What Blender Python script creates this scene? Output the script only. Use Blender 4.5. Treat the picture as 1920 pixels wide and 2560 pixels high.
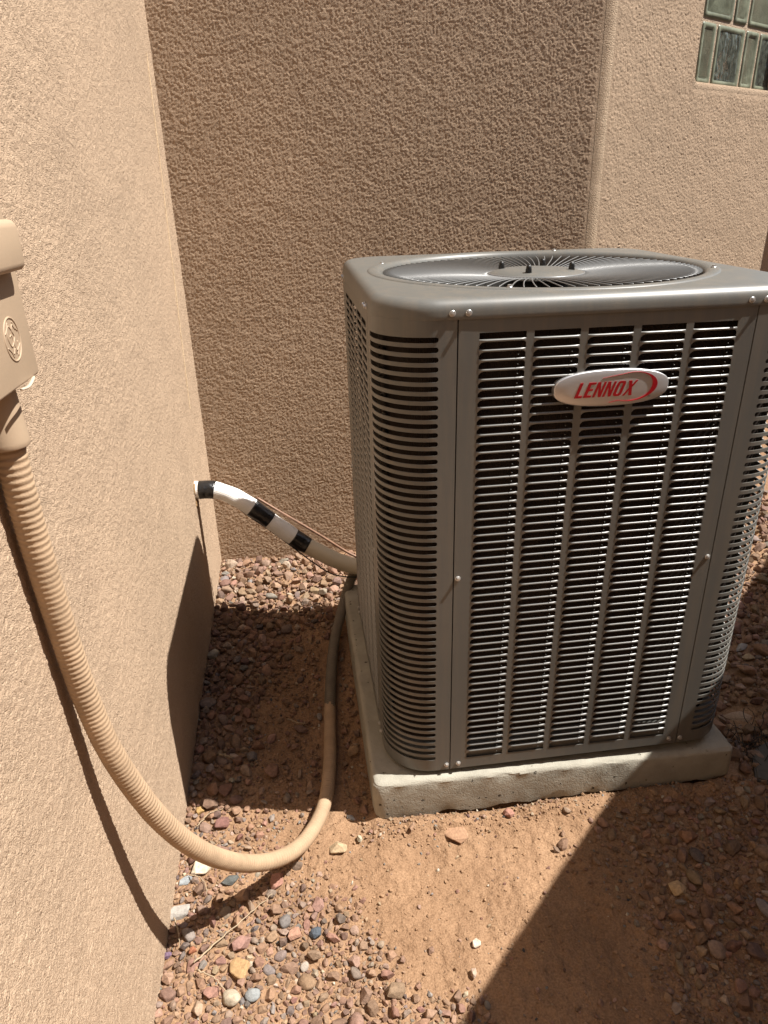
import bpy, bmesh, math, random
import numpy as np
from mathutils import Vector, Matrix

for o in list(bpy.data.objects):
    bpy.data.objects.remove(o)
C = bpy.context.scene.collection
S = bpy.context.scene
PI = math.pi
rng = random.Random(11)
nrng = np.random.default_rng(11)

# ------------------------------------------------------------------ camera, light, exposure
CAM = Vector((-0.1341, -1.1656, 1.2136))
cam = bpy.data.cameras.new('camera')
cam.sensor_fit = 'VERTICAL'; cam.sensor_height = 36.0; cam.sensor_width = 36.0
cam.lens = 1730.8 / 2560 * 36
cam.clip_start = 0.02; cam.clip_end = 200
co = bpy.data.objects.new('camera', cam); C.objects.link(co)
r_, u_, f_ = Vector((0.9905, -0.1291, -0.0251)), Vector((0.0762, 0.4073, 0.9101)), Vector((0.1076, 0.9041, -0.4134))
f_.normalize(); r_ = (r_ - f_ * r_.dot(f_)).normalized(); u_ = r_.cross(f_)
M = Matrix(((r_.x, u_.x, -f_.x), (r_.y, u_.y, -f_.y), (r_.z, u_.z, -f_.z)))
co.matrix_world = Matrix.Translation(CAM) @ M.to_4x4()
S.camera = co

SUN = Vector((-1.0, 0.16, -1.6)).normalized()
world = bpy.data.worlds.new('World'); S.world = world; world.use_nodes = True
wnt = world.node_tree
sky = wnt.nodes.new('ShaderNodeTexSky'); sky.sky_type = 'NISHITA'; sky.sun_disc = False
sky.dust_density = 2.0
sky.sun_elevation = math.asin(-SUN.z); sky.sun_rotation = math.atan2(-SUN.x, -SUN.y)
bg = wnt.nodes['Background']; bg.inputs['Strength'].default_value = 0.05
wnt.links.new(sky.outputs[0], bg.inputs['Color'])
sl = bpy.data.lights.new('sun', 'SUN'); sl.energy = 5.0; sl.angle = math.radians(0.53); sl.color = (1.0, 0.96, 0.90)
so = bpy.data.objects.new('sun', sl); C.objects.link(so)
so.rotation_euler = SUN.to_track_quat('-Z', 'Y').to_euler()
S.view_settings.view_transform = 'Standard'; S.view_settings.look = 'None'
S.view_settings.exposure = 0.95; S.view_settings.gamma = 1.0; S.view_settings.use_curve_mapping = False

# ------------------------------------------------------------------ helpers
def nmesh(name, verts, faces):
    me = bpy.data.meshes.new(name)
    me.from_pydata([tuple(v) for v in verts], [], [tuple(f) for f in faces])
    me.update()
    return me

def link(name, me, mat=None, parent=None, smooth=None, loc=None):
    o = bpy.data.objects.new(name, me); C.objects.link(o)
    if mat is not None and len(me.materials) == 0:
        for m in (mat if isinstance(mat, (list, tuple)) else [mat]):
            me.materials.append(m)
    if parent is not None: o.parent = parent
    if smooth is not None:
        me.shade_smooth()
        if smooth < 180: me.set_sharp_from_angle(angle=math.radians(smooth))
    if loc is not None: o.location = loc
    return o

def tag(o, label, cat, group=None, kind=None):
    if label: o['label'] = label
    if cat: o['category'] = cat
    if group: o['group'] = group
    if kind: o['kind'] = kind
    return o

def thing(name, label, cat, loc=(0, 0, 0), group=None):
    o = bpy.data.objects.new(name, None); C.objects.link(o); o.location = loc
    return tag(o, label, cat, group)

def box_data(x0, x1, y0, y1, z0, z1):
    v = [(x0,y0,z0),(x1,y0,z0),(x1,y1,z0),(x0,y1,z0),(x0,y0,z1),(x1,y0,z1),(x1,y1,z1),(x0,y1,z1)]
    f = [(3,2,1,0),(4,5,6,7),(0,1,5,4),(1,2,6,5),(2,3,7,6),(3,0,4,7)]
    return v, f

class MB:
    def __init__(s): s.v = []; s.f = []
    def add(s, v, f, mtx=None):
        n = len(s.v)
        s.v += [tuple(mtx @ Vector(p)) if mtx else tuple(p) for p in v]
        s.f += [tuple(i + n for i in q) for q in f]
        return s
    def box(s, *a): return s.add(*box_data(*a))
    def mesh(s, name): return nmesh(name, s.v, s.f)

def bevel_box(name, dims, bev, seg=3):
    bm = bmesh.new()
    v, f = box_data(*dims)
    vs = [bm.verts.new(p) for p in v]
    for q in f: bm.faces.new([vs[i] for i in q])
    bmesh.ops.recalc_face_normals(bm, faces=bm.faces)
    bmesh.ops.bevel(bm, geom=bm.edges[:], offset=bev, segments=seg, profile=0.5, affect='EDGES')
    me = bpy.data.meshes.new(name); bm.to_mesh(me); bm.free()
    return me

def catmull(pts, n):
    P = [Vector(p) for p in pts]
    P = [P[0] * 2 - P[1]] + P + [P[-1] * 2 - P[-2]]
    out = []
    for i in range(1, len(P) - 2):
        a, b, c, d = P[i-1], P[i], P[i+1], P[i+2]
        for k in range(n):
            t = k / n
            out.append(0.5 * ((2*b) + (c-a)*t + (2*a-5*b+4*c-d)*t*t + (3*b-a-3*c+d)*t**3))
    out.append(P[-2].copy())
    return out

def resample(path, step):
    L = [0.0]
    for a, b in zip(path[:-1], path[1:]): L.append(L[-1] + (b-a).length)
    n = max(2, int(L[-1] / step)); out = []; j = 0
    for i in range(n + 1):
        d = L[-1] * i / n
        while j < len(L) - 2 and L[j+1] < d: j += 1
        t = (d - L[j]) / max(1e-9, L[j+1] - L[j])
        out.append(path[j].lerp(path[j+1], t))
    return out, L[-1]

def tube(path, rad, n=12, cap=True, wob=None):
    """rad: number or function(i, arclength, angle)"""
    v, f = [], []
    t0 = (path[1] - path[0]).normalized()
    ref = Vector((0, 0, 1)) if abs(t0.z) < 0.9 else Vector((0, 1, 0))
    nx = (ref - t0 * ref.dot(t0)).normalized()
    s = 0.0
    for i, p in enumerate(path):
        a = path[max(0, i-1)]; b = path[min(len(path)-1, i+1)]
        t = (b - a).normalized()
        nx = (nx - t * nx.dot(t)).normalized(); ny = t.cross(nx)
        if i: s += (p - path[i-1]).length
        for k in range(n):
            an = 2*PI*k/n
            r = rad(i, s, an) if callable(rad) else rad
            v.append(p + (nx*math.cos(an) + ny*math.sin(an)) * r)
    for i in range(len(path)-1):
        for k in range(n):
            k2 = (k+1) % n
            f.append((i*n+k, i*n+k2, (i+1)*n+k2, (i+1)*n+k))
    if cap:
        f.append(tuple(range(n-1, -1, -1))); f.append(tuple((len(path)-1)*n + k for k in range(n)))
    return v, f

def lathe(prof, n=24, axis='z'):
    """prof: list of (r, h)"""
    v, f = [], []
    for r, h in prof:
        for k in range(n):
            a = 2*PI*k/n
            v.append((r*math.cos(a), r*math.sin(a), h))
    for i in range(len(prof)-1):
        for k in range(n):
            k2 = (k+1) % n
            f.append((i*n+k, i*n+k2, (i+1)*n+k2, (i+1)*n+k))
    if prof[0][0] > 1e-6: f.append(tuple(range(n-1, -1, -1)))
    if prof[-1][0] > 1e-6: f.append(tuple((len(prof)-1)*n+k for k in range(n)))
    return v, f

# value noise
_T = nrng.random((256, 256))
def vn(x, y):
    xi = np.floor(x).astype(int); yi = np.floor(y).astype(int)
    fx = x - xi; fy = y - yi
    fx = fx*fx*(3-2*fx); fy = fy*fy*(3-2*fy)
    a = _T[xi & 255, yi & 255]; b = _T[(xi+1) & 255, yi & 255]
    c = _T[xi & 255, (yi+1) & 255]; d = _T[(xi+1) & 255, (yi+1) & 255]
    return (a*(1-fx)+b*fx)*(1-fy) + (c*(1-fx)+d*fx)*fy - 0.5

def sstep(a, b, x):
    t = np.clip((x-a)/(b-a), 0, 1)
    return t*t*(3-2*t)

# ------------------------------------------------------------------ materials
def material(name, color, rough=0.6, metal=0.0, spec=0.5, var=0.0, var_scale=8.0, bump=None, col2=None, coat=0.0):
    """bump: list of (scale, detail, strength, distance)"""
    m = bpy.data.materials.new(name); m.use_nodes = True
    nt = m.node_tree; N = nt.nodes; L = nt.links
    b = N['Principled BSDF']
    b.inputs['Base Color'].default_value = (*color, 1)
    b.inputs['Roughness'].default_value = rough
    b.inputs['Metallic'].default_value = metal
    b.inputs['Specular IOR Level'].default_value = spec
    if coat: b.inputs['Coat Weight'].default_value = coat
    tc = N.new('ShaderNodeTexCoord')
    if var or col2:
        n = N.new('ShaderNodeTexNoise'); n.inputs['Scale'].default_value = var_scale; n.inputs['Detail'].default_value = 6
        n.inputs['Roughness'].default_value = 0.65
        L.new(tc.outputs['Object'], n.inputs['Vector'])
        r = N.new('ShaderNodeValToRGB')
        c2 = col2 or tuple(c*(1-var) for c in color)
        c1 = color if col2 else tuple(min(1, c*(1+var)) for c in color)
        r.color_ramp.elements[0].position = 0.32; r.color_ramp.elements[1].position = 0.68
        r.color_ramp.elements[0].color = (*c2, 1); r.color_ramp.elements[1].color = (*c1, 1)
        L.new(n.outputs['Fac'], r.inputs['Fac']); L.new(r.outputs['Color'], b.inputs['Base Color'])
    prev = None
    for (sc, det, st, di) in (bump or []):
        n = N.new('ShaderNodeTexNoise'); n.inputs['Scale'].default_value = sc; n.inputs['Detail'].default_value = det
        L.new(tc.outputs['Object'], n.inputs['Vector'])
        bp = N.new('ShaderNodeBump'); bp.inputs['Strength'].default_value = st; bp.inputs['Distance'].default_value = di
        L.new(n.outputs['Fac'], bp.inputs['Height'])
        if prev: L.new(prev.outputs[0], bp.inputs['Normal'])
        prev = bp
    if prev: L.new(prev.outputs[0], b.inputs['Normal'])
    return m

def stucco(name, color, depth, scale=165.0, var=0.05, dist=0.3, grain=0.2):
    m = material(name, color, 0.92, spec=0.2, var=var, var_scale=2.2)
    nt = m.node_tree; N = nt.nodes; L = nt.links; b = N['Principled BSDF']
    tc = N.new('ShaderNodeTexCoord')
    # sand-float finish: rounded grains with pits between, broken up by a coarser unevenness
    n = N.new('ShaderNodeTexNoise'); n.inputs['Scale'].default_value = scale*0.45; n.inputs['Detail'].default_value = 3.0
    n.inputs['Roughness'].default_value = 0.7; n.inputs['Distortion'].default_value = dist
    L.new(tc.outputs['Object'], n.inputs['Vector'])
    vo = N.new('ShaderNodeTexVoronoi'); vo.feature = 'F1'; vo.inputs['Scale'].default_value = scale; vo.inputs['Randomness'].default_value = 1.0
    L.new(tc.outputs['Object'], vo.inputs['Vector'])
    pw = N.new('ShaderNodeMath'); pw.operation = 'POWER'; pw.inputs[1].default_value = 1.6
    L.new(vo.outputs['Distance'], pw.inputs[0])
    ad = N.new('ShaderNodeMath'); ad.operation = 'MULTIPLY_ADD'; ad.inputs[1].default_value = -1.0
    L.new(pw.outputs[0], ad.inputs[0]); L.new(n.outputs['Fac'], ad.inputs[2])
    bp = N.new('ShaderNodeBump'); bp.inputs['Strength'].default_value = 1.0; bp.inputs['Distance'].default_value = depth
    L.new(ad.outputs[0], bp.inputs['Height'])
    ng = N.new('ShaderNodeTexNoise'); ng.inputs['Scale'].default_value = scale*1.25; ng.inputs['Detail'].default_value = 2
    L.new(tc.outputs['Object'], ng.inputs['Vector'])
    rg = N.new('ShaderNodeMapRange'); rg.inputs[1].default_value = 0.34; rg.inputs[2].default_value = 0.66; rg.inputs[3].default_value = 1.0-grain; rg.inputs[4].default_value = 1.0+grain*0.6
    L.new(ng.outputs['Fac'], rg.inputs[0])
    vm = N.new('ShaderNodeVectorMath'); vm.operation = 'SCALE'
    src = b.inputs['Base Color'].links[0].from_socket
    L.new(src, vm.inputs[0]); L.new(rg.outputs[0], vm.inputs['Scale']); L.new(vm.outputs[0], b.inputs['Base Color'])
    n2 = N.new('ShaderNodeTexNoise'); n2.inputs['Scale'].default_value = 14; n2.inputs['Detail'].default_value = 3
    L.new(tc.outputs['Object'], n2.inputs['Vector'])
    b2 = N.new('ShaderNodeBump'); b2.inputs['Strength'].default_value = 0.5; b2.inputs['Distance'].default_value = 0.01
    L.new(n2.outputs['Fac'], b2.inputs['Height']); L.new(bp.outputs[0], b2.inputs['Normal'])
    L.new(b2.outputs[0], b.inputs['Normal'])
    return m

WALLC = (0.442, 0.322, 0.222)
STUCCO = stucco('stucco', WALLC, 0.0030, 430, dist=0.0, grain=0.36)
STUCCO_ANGLE = stucco('stucco_angle', WALLC, 0.0052, 300, dist=0.0, grain=0.25)
STUCCO_BACK = stucco('stucco_back', WALLC, 0.0066, 265, dist=0.0, grain=0.22)
STUCCO_SMOOTH = stucco('stucco_smooth', (0.50, 0.375, 0.260), 0.0018, 330, grain=0.2)
PAINT = material('unit_paint', (0.118, 0.117, 0.107), 0.42, spec=0.55, var=0.04, var_scale=5, bump=[(900, 2, 0.12, 0.0006), (6, 2, 0.05, 0.01)])
LOUVER = material('louver_paint', (0.155, 0.153, 0.143), 0.32, spec=0.65)
WIRE = material('guard_paint', (0.165, 0.167, 0.165), 0.32, spec=0.6)
DARKIN = material('dark_interior', (0.02, 0.019, 0.018), 0.7)
RUBBER = material('black_rubber', (0.012, 0.012, 0.012), 0.45)
ZINC = material('zinc', (0.52, 0.51, 0.49), 0.34, metal=0.55)
BRUSHED = material('brushed_aluminium', (0.62, 0.62, 0.63), 0.38, metal=0.75, bump=[(300, 2, 0.05, 0.001)])
RED = material('badge_red', (0.30, 0.004, 0.010), 0.35)
GREYMARK = material('badge_grey', (0.12, 0.11, 0.11), 0.5)
CONCRETE = material('concrete', (0.335, 0.315, 0.262), 0.9, spec=0.2, var=0.16, var_scale=12, bump=[(45, 6, 0.35, 0.004), (300, 4, 0.6, 0.002)])
TANPAINT = material('tan_paint', (0.378, 0.264, 0.168), 0.72, spec=0.25, var=0.14, var_scale=26, bump=[(60, 4, 0.3, 0.003), (500, 3, 0.4, 0.0012)])
BOXPAINT = material('box_paint', (0.40, 0.295, 0.20), 0.55, spec=0.35, var=0.04, var_scale=12, bump=[(350, 3, 0.15, 0.0008)])
HOSEGREY = material('hose_grey', (0.135, 0.112, 0.084), 0.7, var=0.15, var_scale=20)
WHITEWRAP = material('white_wrap', (0.80, 0.79, 0.76), 0.5, var=0.03, var_scale=20)
BEIGEFOAM = material('beige_foam', (0.62, 0.55, 0.42), 0.7, var=0.04, var_scale=14)
TAPE = material('black_tape', (0.012, 0.012, 0.013), 0.28, spec=0.6, bump=[(70, 4, 0.8, 0.004)])
COPPER = material('copper', (0.19, 0.10, 0.06), 0.5, metal=0.15, var=0.35, var_scale=30)
FOAMHOLE = material('broken_stucco', (0.28, 0.17, 0.08), 0.95, var=0.3, var_scale=60, bump=[(120, 4, 0.8, 0.004)])
CREAM = material('cream_plastic', (0.50, 0.42, 0.32), 0.5)
TWIG = material('dry_twig', (0.34, 0.26, 0.17), 0.9, var=0.2, var_scale=30)
BLACKWEED = material('burnt_weed', (0.035, 0.03, 0.025), 0.9)
SLAB = material('dark_slab', (0.085, 0.08, 0.072), 0.85, var=0.25, var_scale=20, bump=[(40, 5, 0.5, 0.004)])

def pits(m):
    nt = m.node_tree; N = nt.nodes; L = nt.links; b = N['Principled BSDF']
    tc = N.new('ShaderNodeTexCoord')
    vo = N.new('ShaderNodeTexVoronoi'); vo.inputs['Scale'].default_value = 62
    nz_ = N.new('ShaderNodeTexNoise'); nz_.inputs['Scale'].default_value = 260
    mp = N.new('ShaderNodeMix'); mp.data_type = 'VECTOR'; mp.inputs[0].default_value = 0.012
    L.new(tc.outputs['Object'], nz_.inputs['Vector']); L.new(tc.outputs['Object'], mp.inputs[4]); L.new(nz_.outputs['Color'], mp.inputs[5])
    L.new(mp.outputs[1], vo.inputs['Vector'])
    sp = N.new('ShaderNodeSeparateColor'); L.new(vo.outputs['Color'], sp.inputs[0])
    # a pit's size is random per cell; most cells have none
    th = N.new('ShaderNodeMapRange'); th.inputs[1].default_value = 0.5; th.inputs[2].default_value = 1.0; th.inputs[3].default_value = 0.0; th.inputs[4].default_value = 0.24
    L.new(sp.outputs[0], th.inputs[0])
    sb = N.new('ShaderNodeMath'); sb.operation = 'SUBTRACT'; L.new(th.outputs[0], sb.inputs[0]); L.new(vo.outputs['Distance'], sb.inputs[1])
    ra = N.new('ShaderNodeMapRange'); ra.inputs[1].default_value = 0.0; ra.inputs[2].default_value = 0.05; L.new(sb.outputs[0], ra.inputs[0])
    old = b.inputs['Base Color'].links[0].from_socket; on = b.inputs['Normal'].links[0].from_socket
    mx = N.new('ShaderNodeMix'); mx.data_type = 'RGBA'; L.new(ra.outputs[0], mx.inputs[0]); L.new(old, mx.inputs[6]); mx.inputs[7].default_value = (0.07, 0.058, 0.042, 1)
    L.new(mx.outputs[2], b.inputs['Base Color'])
    bp = N.new('ShaderNodeBump'); bp.invert = True; bp.inputs['Strength'].default_value = 1; bp.inputs['Distance'].default_value = 0.003
    L.new(ra.outputs[0], bp.inputs['Height']); L.new(on, bp.inputs['Normal']); L.new(bp.outputs[0], b.inputs['Normal'])
pits(CONCRETE)
def dusty(m, dust, amount):
    # pale dust runs, stretched down the sheet metal
    nt = m.node_tree; N = nt.nodes; L = nt.links; b = N['Principled BSDF']
    tc = N.new('ShaderNodeTexCoord'); mp = N.new('ShaderNodeMapping'); mp.inputs['Scale'].default_value = (34, 34, 2.2)
    L.new(tc.outputs['Object'], mp.inputs['Vector'])
    n = N.new('ShaderNodeTexNoise'); n.inputs['Scale'].default_value = 1.0; n.inputs['Detail'].default_value = 6; n.inputs['Roughness'].default_value = 0.7
    L.new(mp.outputs[0], n.inputs['Vector'])
    r = N.new('ShaderNodeMapRange'); r.inputs[1].default_value = 0.45; r.inputs[2].default_value = 0.8; r.inputs[4].default_value = amount
    L.new(n.outputs['Fac'], r.inputs[0])
    src = b.inputs['Base Color'].links[0].from_socket
    mx = N.new('ShaderNodeMix'); mx.data_type = 'RGBA'; L.new(r.outputs[0], mx.inputs[0]); L.new(src, mx.inputs[6]); mx.inputs[7].default_value = (*dust, 1)
    L.new(mx.outputs[2], b.inputs['Base Color'])
dusty(PAINT, (0.20, 0.165, 0.125), 0.5)

# wrap: fine ribbed weave
def weave(m):
    nt = m.node_tree; N = nt.nodes; L = nt.links; b = N['Principled BSDF']
    at = N.new('ShaderNodeUVMap')
    hs = []
    for d, sc in (('X', 1.0), ('Y', 1.0)):
        w = N.new('ShaderNodeTexWave'); w.bands_direction = d; w.inputs['Scale'].default_value = sc
        L.new(at.outputs[0], w.inputs['Vector']); hs.append(w)
    mx = N.new('ShaderNodeMath'); mx.operation = 'MULTIPLY'
    L.new(hs[0].outputs['Fac'], mx.inputs[0]); L.new(hs[1].outputs['Fac'], mx.inputs[1])
    bp = N.new('ShaderNodeBump'); bp.inputs['Strength'].default_value = 0.45; bp.inputs['Distance'].default_value = 0.001
    L.new(mx.outputs[0], bp.inputs['Height']); L.new(bp.outputs[0], b.inputs['Normal'])

# dirt
def dirt_material():
    m = bpy.data.materials.new('dirt'); m.use_nodes = True
    nt = m.node_tree; N = nt.nodes; L = nt.links; b = N['Principled BSDF']
    b.inputs['Roughness'].default_value = 0.95; b.inputs['Specular IOR Level'].default_value = 0.12
    tc = N.new('ShaderNodeTexCoord')
    n = N.new('ShaderNodeTexNoise'); n.inputs['Scale'].default_value = 7; n.inputs['Detail'].default_value = 8; n.inputs['Roughness'].default_value = 0.7
    L.new(tc.outputs['Object'], n.inputs['Vector'])
    r = N.new('ShaderNodeValToRGB'); e = r.color_ramp.elements
    e[0].position = 0.3; e[1].position = 0.7
    e[0].color = (0.225, 0.135, 0.078, 1); e[1].color = (0.330, 0.207, 0.124, 1)
    L.new(n.outputs['Fac'], r.inputs['Fac'])
    n3 = N.new('ShaderNodeTexNoise'); n3.inputs['Scale'].default_value = 260; n3.inputs['Detail'].default_value = 3
    L.new(tc.outputs['Object'], n3.inputs['Vector'])
    mx = N.new('ShaderNodeMix'); mx.data_type = 'RGBA'; mx.blend_type = 'MULTIPLY'; mx.inputs[0].default_value = 0.45
    r3 = N.new('ShaderNodeValToRGB'); r3.color_ramp.elements[0].color = (0.55, 0.5, 0.45, 1); r3.color_ramp.elements[1].color = (1.25, 1.25, 1.25, 1)
    r3.color_ramp.elements[0].position = 0.35; r3.color_ramp.elements[1].position = 0.65
    L.new(n3.outputs['Fac'], r3.inputs['Fac'])
    L.new(r.outputs['Color'], mx.inputs[6]); L.new(r3.outputs['Color'], mx.inputs[7]); L.new(mx.outputs[2], b.inputs['Base Color'])
    b1 = N.new('ShaderNodeBump'); b1.inputs['Strength'].default_value = 0.8; b1.inputs['Distance'].default_value = 0.003
    L.new(n3.outputs['Fac'], b1.inputs['Height'])
    n4 = N.new('ShaderNodeTexNoise'); n4.inputs['Scale'].default_value = 60; n4.inputs['Detail'].default_value = 5
    L.new(tc.outputs['Object'], n4.inputs['Vector'])
    b2 = N.new('ShaderNodeBump'); b2.inputs['Strength'].default_value = 0.8; b2.inputs['Distance'].default_value = 0.009
    L.new(n4.outputs['Fac'], b2.inputs['Height']); L.new(b1.outputs[0], b2.inputs['Normal'])
    L.new(b2.outputs[0], b.inputs['Normal'])
    return m
DIRT = dirt_material()

def stone_material(name, use_attr):
    m = bpy.data.materials.new(name); m.use_nodes = True
    nt = m.node_tree; N = nt.nodes; L = nt.links; b = N['Principled BSDF']
    b.inputs['Roughness'].default_value = 0.85; b.inputs['Specular IOR Level'].default_value = 0.25
    if use_attr:
        a = N.new('ShaderNodeAttribute'); a.attribute_name = 'stone_color'; colout = a.outputs['Color']
    else:
        a = N.new('ShaderNodeObjectInfo'); colout = a.outputs['Color']
    tc = N.new('ShaderNodeNewGeometry')
    n = N.new('ShaderNodeTexNoise'); n.inputs['Scale'].default_value = 140; n.inputs['Detail'].default_value = 5; n.inputs['Roughness'].default_value = 0.7
    L.new(tc.outputs['Position'], n.inputs['Vector'])
    r = N.new('ShaderNodeValToRGB'); r.color_ramp.elements[0].position = 0.3; r.color_ramp.elements[1].position = 0.7
    r.color_ramp.elements[0].color = (0.62, 0.6, 0.58, 1); r.color_ramp.elements[1].color = (1.3, 1.28, 1.24, 1)
    L.new(n.outputs['Fac'], r.inputs['Fac'])
    mx = N.new('ShaderNodeMix'); mx.data_type = 'RGBA'; mx.blend_type = 'MULTIPLY'; mx.inputs[0].default_value = 0.8
    L.new(colout, mx.inputs[6]); L.new(r.outputs['Color'], mx.inputs[7]); L.new(mx.outputs[2], b.inputs['Base Color'])
    bp = N.new('ShaderNodeBump'); bp.inputs['Strength'].default_value = 0.6; bp.inputs['Distance'].default_value = 0.003
    L.new(n.outputs['Fac'], bp.inputs['Height']); L.new(bp.outputs[0], b.inputs['Normal'])
    return m
STONE_ATTR = stone_material('gravel_stone', True)
STONE_OBJ = stone_material('loose_stone', False)

# ------------------------------------------------------------------ ground
G0 = -0.1025
WD = Vector((-0.0148, 0.99989, 0)); WN = Vector((0.99989, 0.0148, 0)); WP = Vector((-0.4931, 1.3184, 0))
def wall_x(y): return -0.4931 + 0.0148*(1.3184 - y)

PX0_, PX1_ = -0.037, 0.832
def hgt(x, y):
    x = np.asarray(x, float); y = np.asarray(y, float)
    h = 0.018*vn(x*5+3, y*5+7) + 0.008*vn(x*17+1, y*17) + 0.0045*vn(x*45, y*45+9) + 0.0044*vn(x*80+5, y*80)*(0.5+vn(x*9, y*9+4)+0.5) + 0.0036*vn(x*130, y*130+3)*(1+1.2*vn(x*6+8, y*6))
    # gravel heaped along the left wall and the back wall
    h = h + 0.018*sstep(-0.22, -0.44, x) + 0.012*sstep(1.02, 1.2, y) + 0.012*sstep(0.95, 1.1, x)
    # hollow scraped out beside the pad
    h = h - 0.012*np.exp(-(((x+0.12)/0.10)**2 + ((y-0.42)/0.35)**2))
    # soil crumbs piled at the front of the pad
    h = h + 0.016*np.exp(-(y/0.10)**2)*sstep(-0.075, -0.03, x)*sstep(0.08, 0.02, y)
    h = h + 0.009*np.exp(-((y+0.045)/0.02)**2) * sstep(-0.06, 0.02, x) * sstep(0.9, 0.84, x) * (1 + 1.6*vn(x*22, y*30))
    h = h - 0.06*sstep(-0.018, -0.004, y)*sstep(0.03, 0.012, y)*sstep(PX0_+0.01, PX0_+0.03, x)*sstep(PX1_-0.01, PX1_-0.03, x)*(0.6+1.3*(vn(x*26, y*0+3)+0.5))
    # shoe tread prints in the loose dust
    for (cx, cy, an, lx, ly) in ((0.09, -0.21, 0.5, 0.05, 0.13), (0.17, -0.33, -0.2, 0.05, 0.12), (0.26, -0.14, 0.9, 0.045, 0.12), (0.02, -0.42, 0.2, 0.05, 0.12), (0.36, -0.3, 0.5, 0.05, 0.13)):
        u = (x-cx)*math.cos(an)+(y-cy)*math.sin(an); w = -(x-cx)*math.sin(an)+(y-cy)*math.cos(an)
        m = np.exp(-((u/lx)**4 + (w/ly)**4))
        h = h - m*(0.004 + 0.0042*vn(x*60, y*60)*np.sin(w*2*PI/0.021 + 2.2*np.sin(u*60)))
    return G0 + h

def lin(a, b, st): return list(np.arange(a, b - 1e-9, st))
xs = [-25, -12, -6, -3, -1.5, -0.9, -0.62] + lin(-0.52, 0.95, 0.0054) + lin(0.95, 2.0, 0.015) + [2.2, 2.6, 3.2, 4.2, 6, 9, 14, 25]
ys = [-25, -14, -8, -5, -3, -2, -1.4, -1.0, -0.8, -0.7] + lin(-0.62, 0.08, 0.0054) + lin(0.08, 0.55, 0.007) + lin(0.55, 1.36, 0.012) + [1.45, 1.6, 1.9, 2.4, 3.2, 5, 9, 15, 25]
X, Y = np.meshgrid(np.array(xs), np.array(ys))
Z = hgt(X, Y)
nx, ny = len(xs), len(ys)
V = np.stack([X.ravel(), Y.ravel(), Z.ravel()], 1)
idx = np.arange(nx*ny).reshape(ny, nx)
F = np.stack([idx[:-1,:-1].ravel(), idx[:-1,1:].ravel(), idx[1:,1:].ravel(), idx[1:,:-1].ravel()], 1)
me = nmesh('ground', V.tolist(), F.tolist())
ground = link('ground', me, DIRT, smooth=180)
tag(ground, 'dusty orange brown dirt beneath the gravel, pad and walls', None, kind='structure')

# ------------------------------------------------------------------ house: left wall, back wall, angled wall with glass block window
house = thing('stucco_house', 'tan textured stucco house walls around the air conditioner with a glass block window', 'house')
ZT, ZB = 3.2, -0.5
def wall_strip(name, a, b, mat, z0=ZB, z1=ZT, thick=0.16):
    """vertical wall from plan point a to b; its visible face on the right-hand side of a->b"""
    a = Vector((a[0], a[1], 0)); b = Vector((b[0], b[1], 0)); d = (b-a).normalized()
    n = Vector((-d.y, d.x, 0))
    p = [a, b, b + n*thick, a + n*thick]
    v = [(q.x, q.y, z0) for q in p] + [(q.x, q.y, z1) for q in p]
    f = [(3,2,1,0),(4,5,6,7),(0,1,5,4),(1,2,6,5),(2,3,7,6),(3,0,4,7)]
    return link(name, nmesh(name, v, f), mat, house)
corner = WP.copy()
lw0 = WP - WD*7.0
o = wall_strip('wall', (lw0.x, lw0.y), (WP.x + WD.x*0.14, WP.y + WD.y*0.14), STUCCO)
o['label'] = 'brightly sunlit left wall'
PHI = math.radians(30)
A2 = Vector((math.cos(PHI), math.sin(PHI), 0)); A2n = Vector((-math.sin(PHI), math.cos(PHI), 0))
BDIR = WN.copy()
c1 = WP + BDIR*((0.93 + 0.4931)/BDIR.x)
RB = 0.055
tl = RB*math.tan((PHI - math.atan2(BDIR.y, BDIR.x))/2)
e1 = c1 - BDIR*tl; e2 = c1 + A2*tl
ea = e1 - BDIR*0.010; eb = e2 + A2*0.006
o = wall_strip('wall', (WP.x + 0.0004, WP.y), (ea.x, ea.y), STUCCO_BACK)
o['label'] = 'back wall in raking light'
# bull-nosed corner bead
bd0 = math.atan2(BDIR.y, BDIR.x)
ctr = e1 + Vector((-BDIR.y, BDIR.x, 0))*RB
v, f = [], []
NB = 8
for i in range(NB+1):
    a = bd0 + (PHI-bd0)*i/NB
    p = ctr + Vector((math.sin(a), -math.cos(a), 0))*(RB + 0.0014)
    v += [(p.x, p.y, ZB), (p.x, p.y, ZT)]
for i in range(NB): f.append((2*i, 2*i+2, 2*i+3, 2*i+1))
# wider smooth trowelled band on either side, a hair proud of the rough coat
pa = ea + Vector((BDIR.y, -BDIR.x, 0))*0.0014; pb = eb - A2n*0.0014
v = [(pa.x, pa.y, ZB), (pa.x, pa.y, ZT)] + v + [(pb.x, pb.y, ZB), (pb.x, pb.y, ZT)]
f = [(2*i, 2*i+2, 2*i+3, 2*i+1) for i in range(NB+2)]
link('corner_bead', nmesh('corner_bead', v, f), STUCCO_SMOOTH, house, smooth=60)

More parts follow.
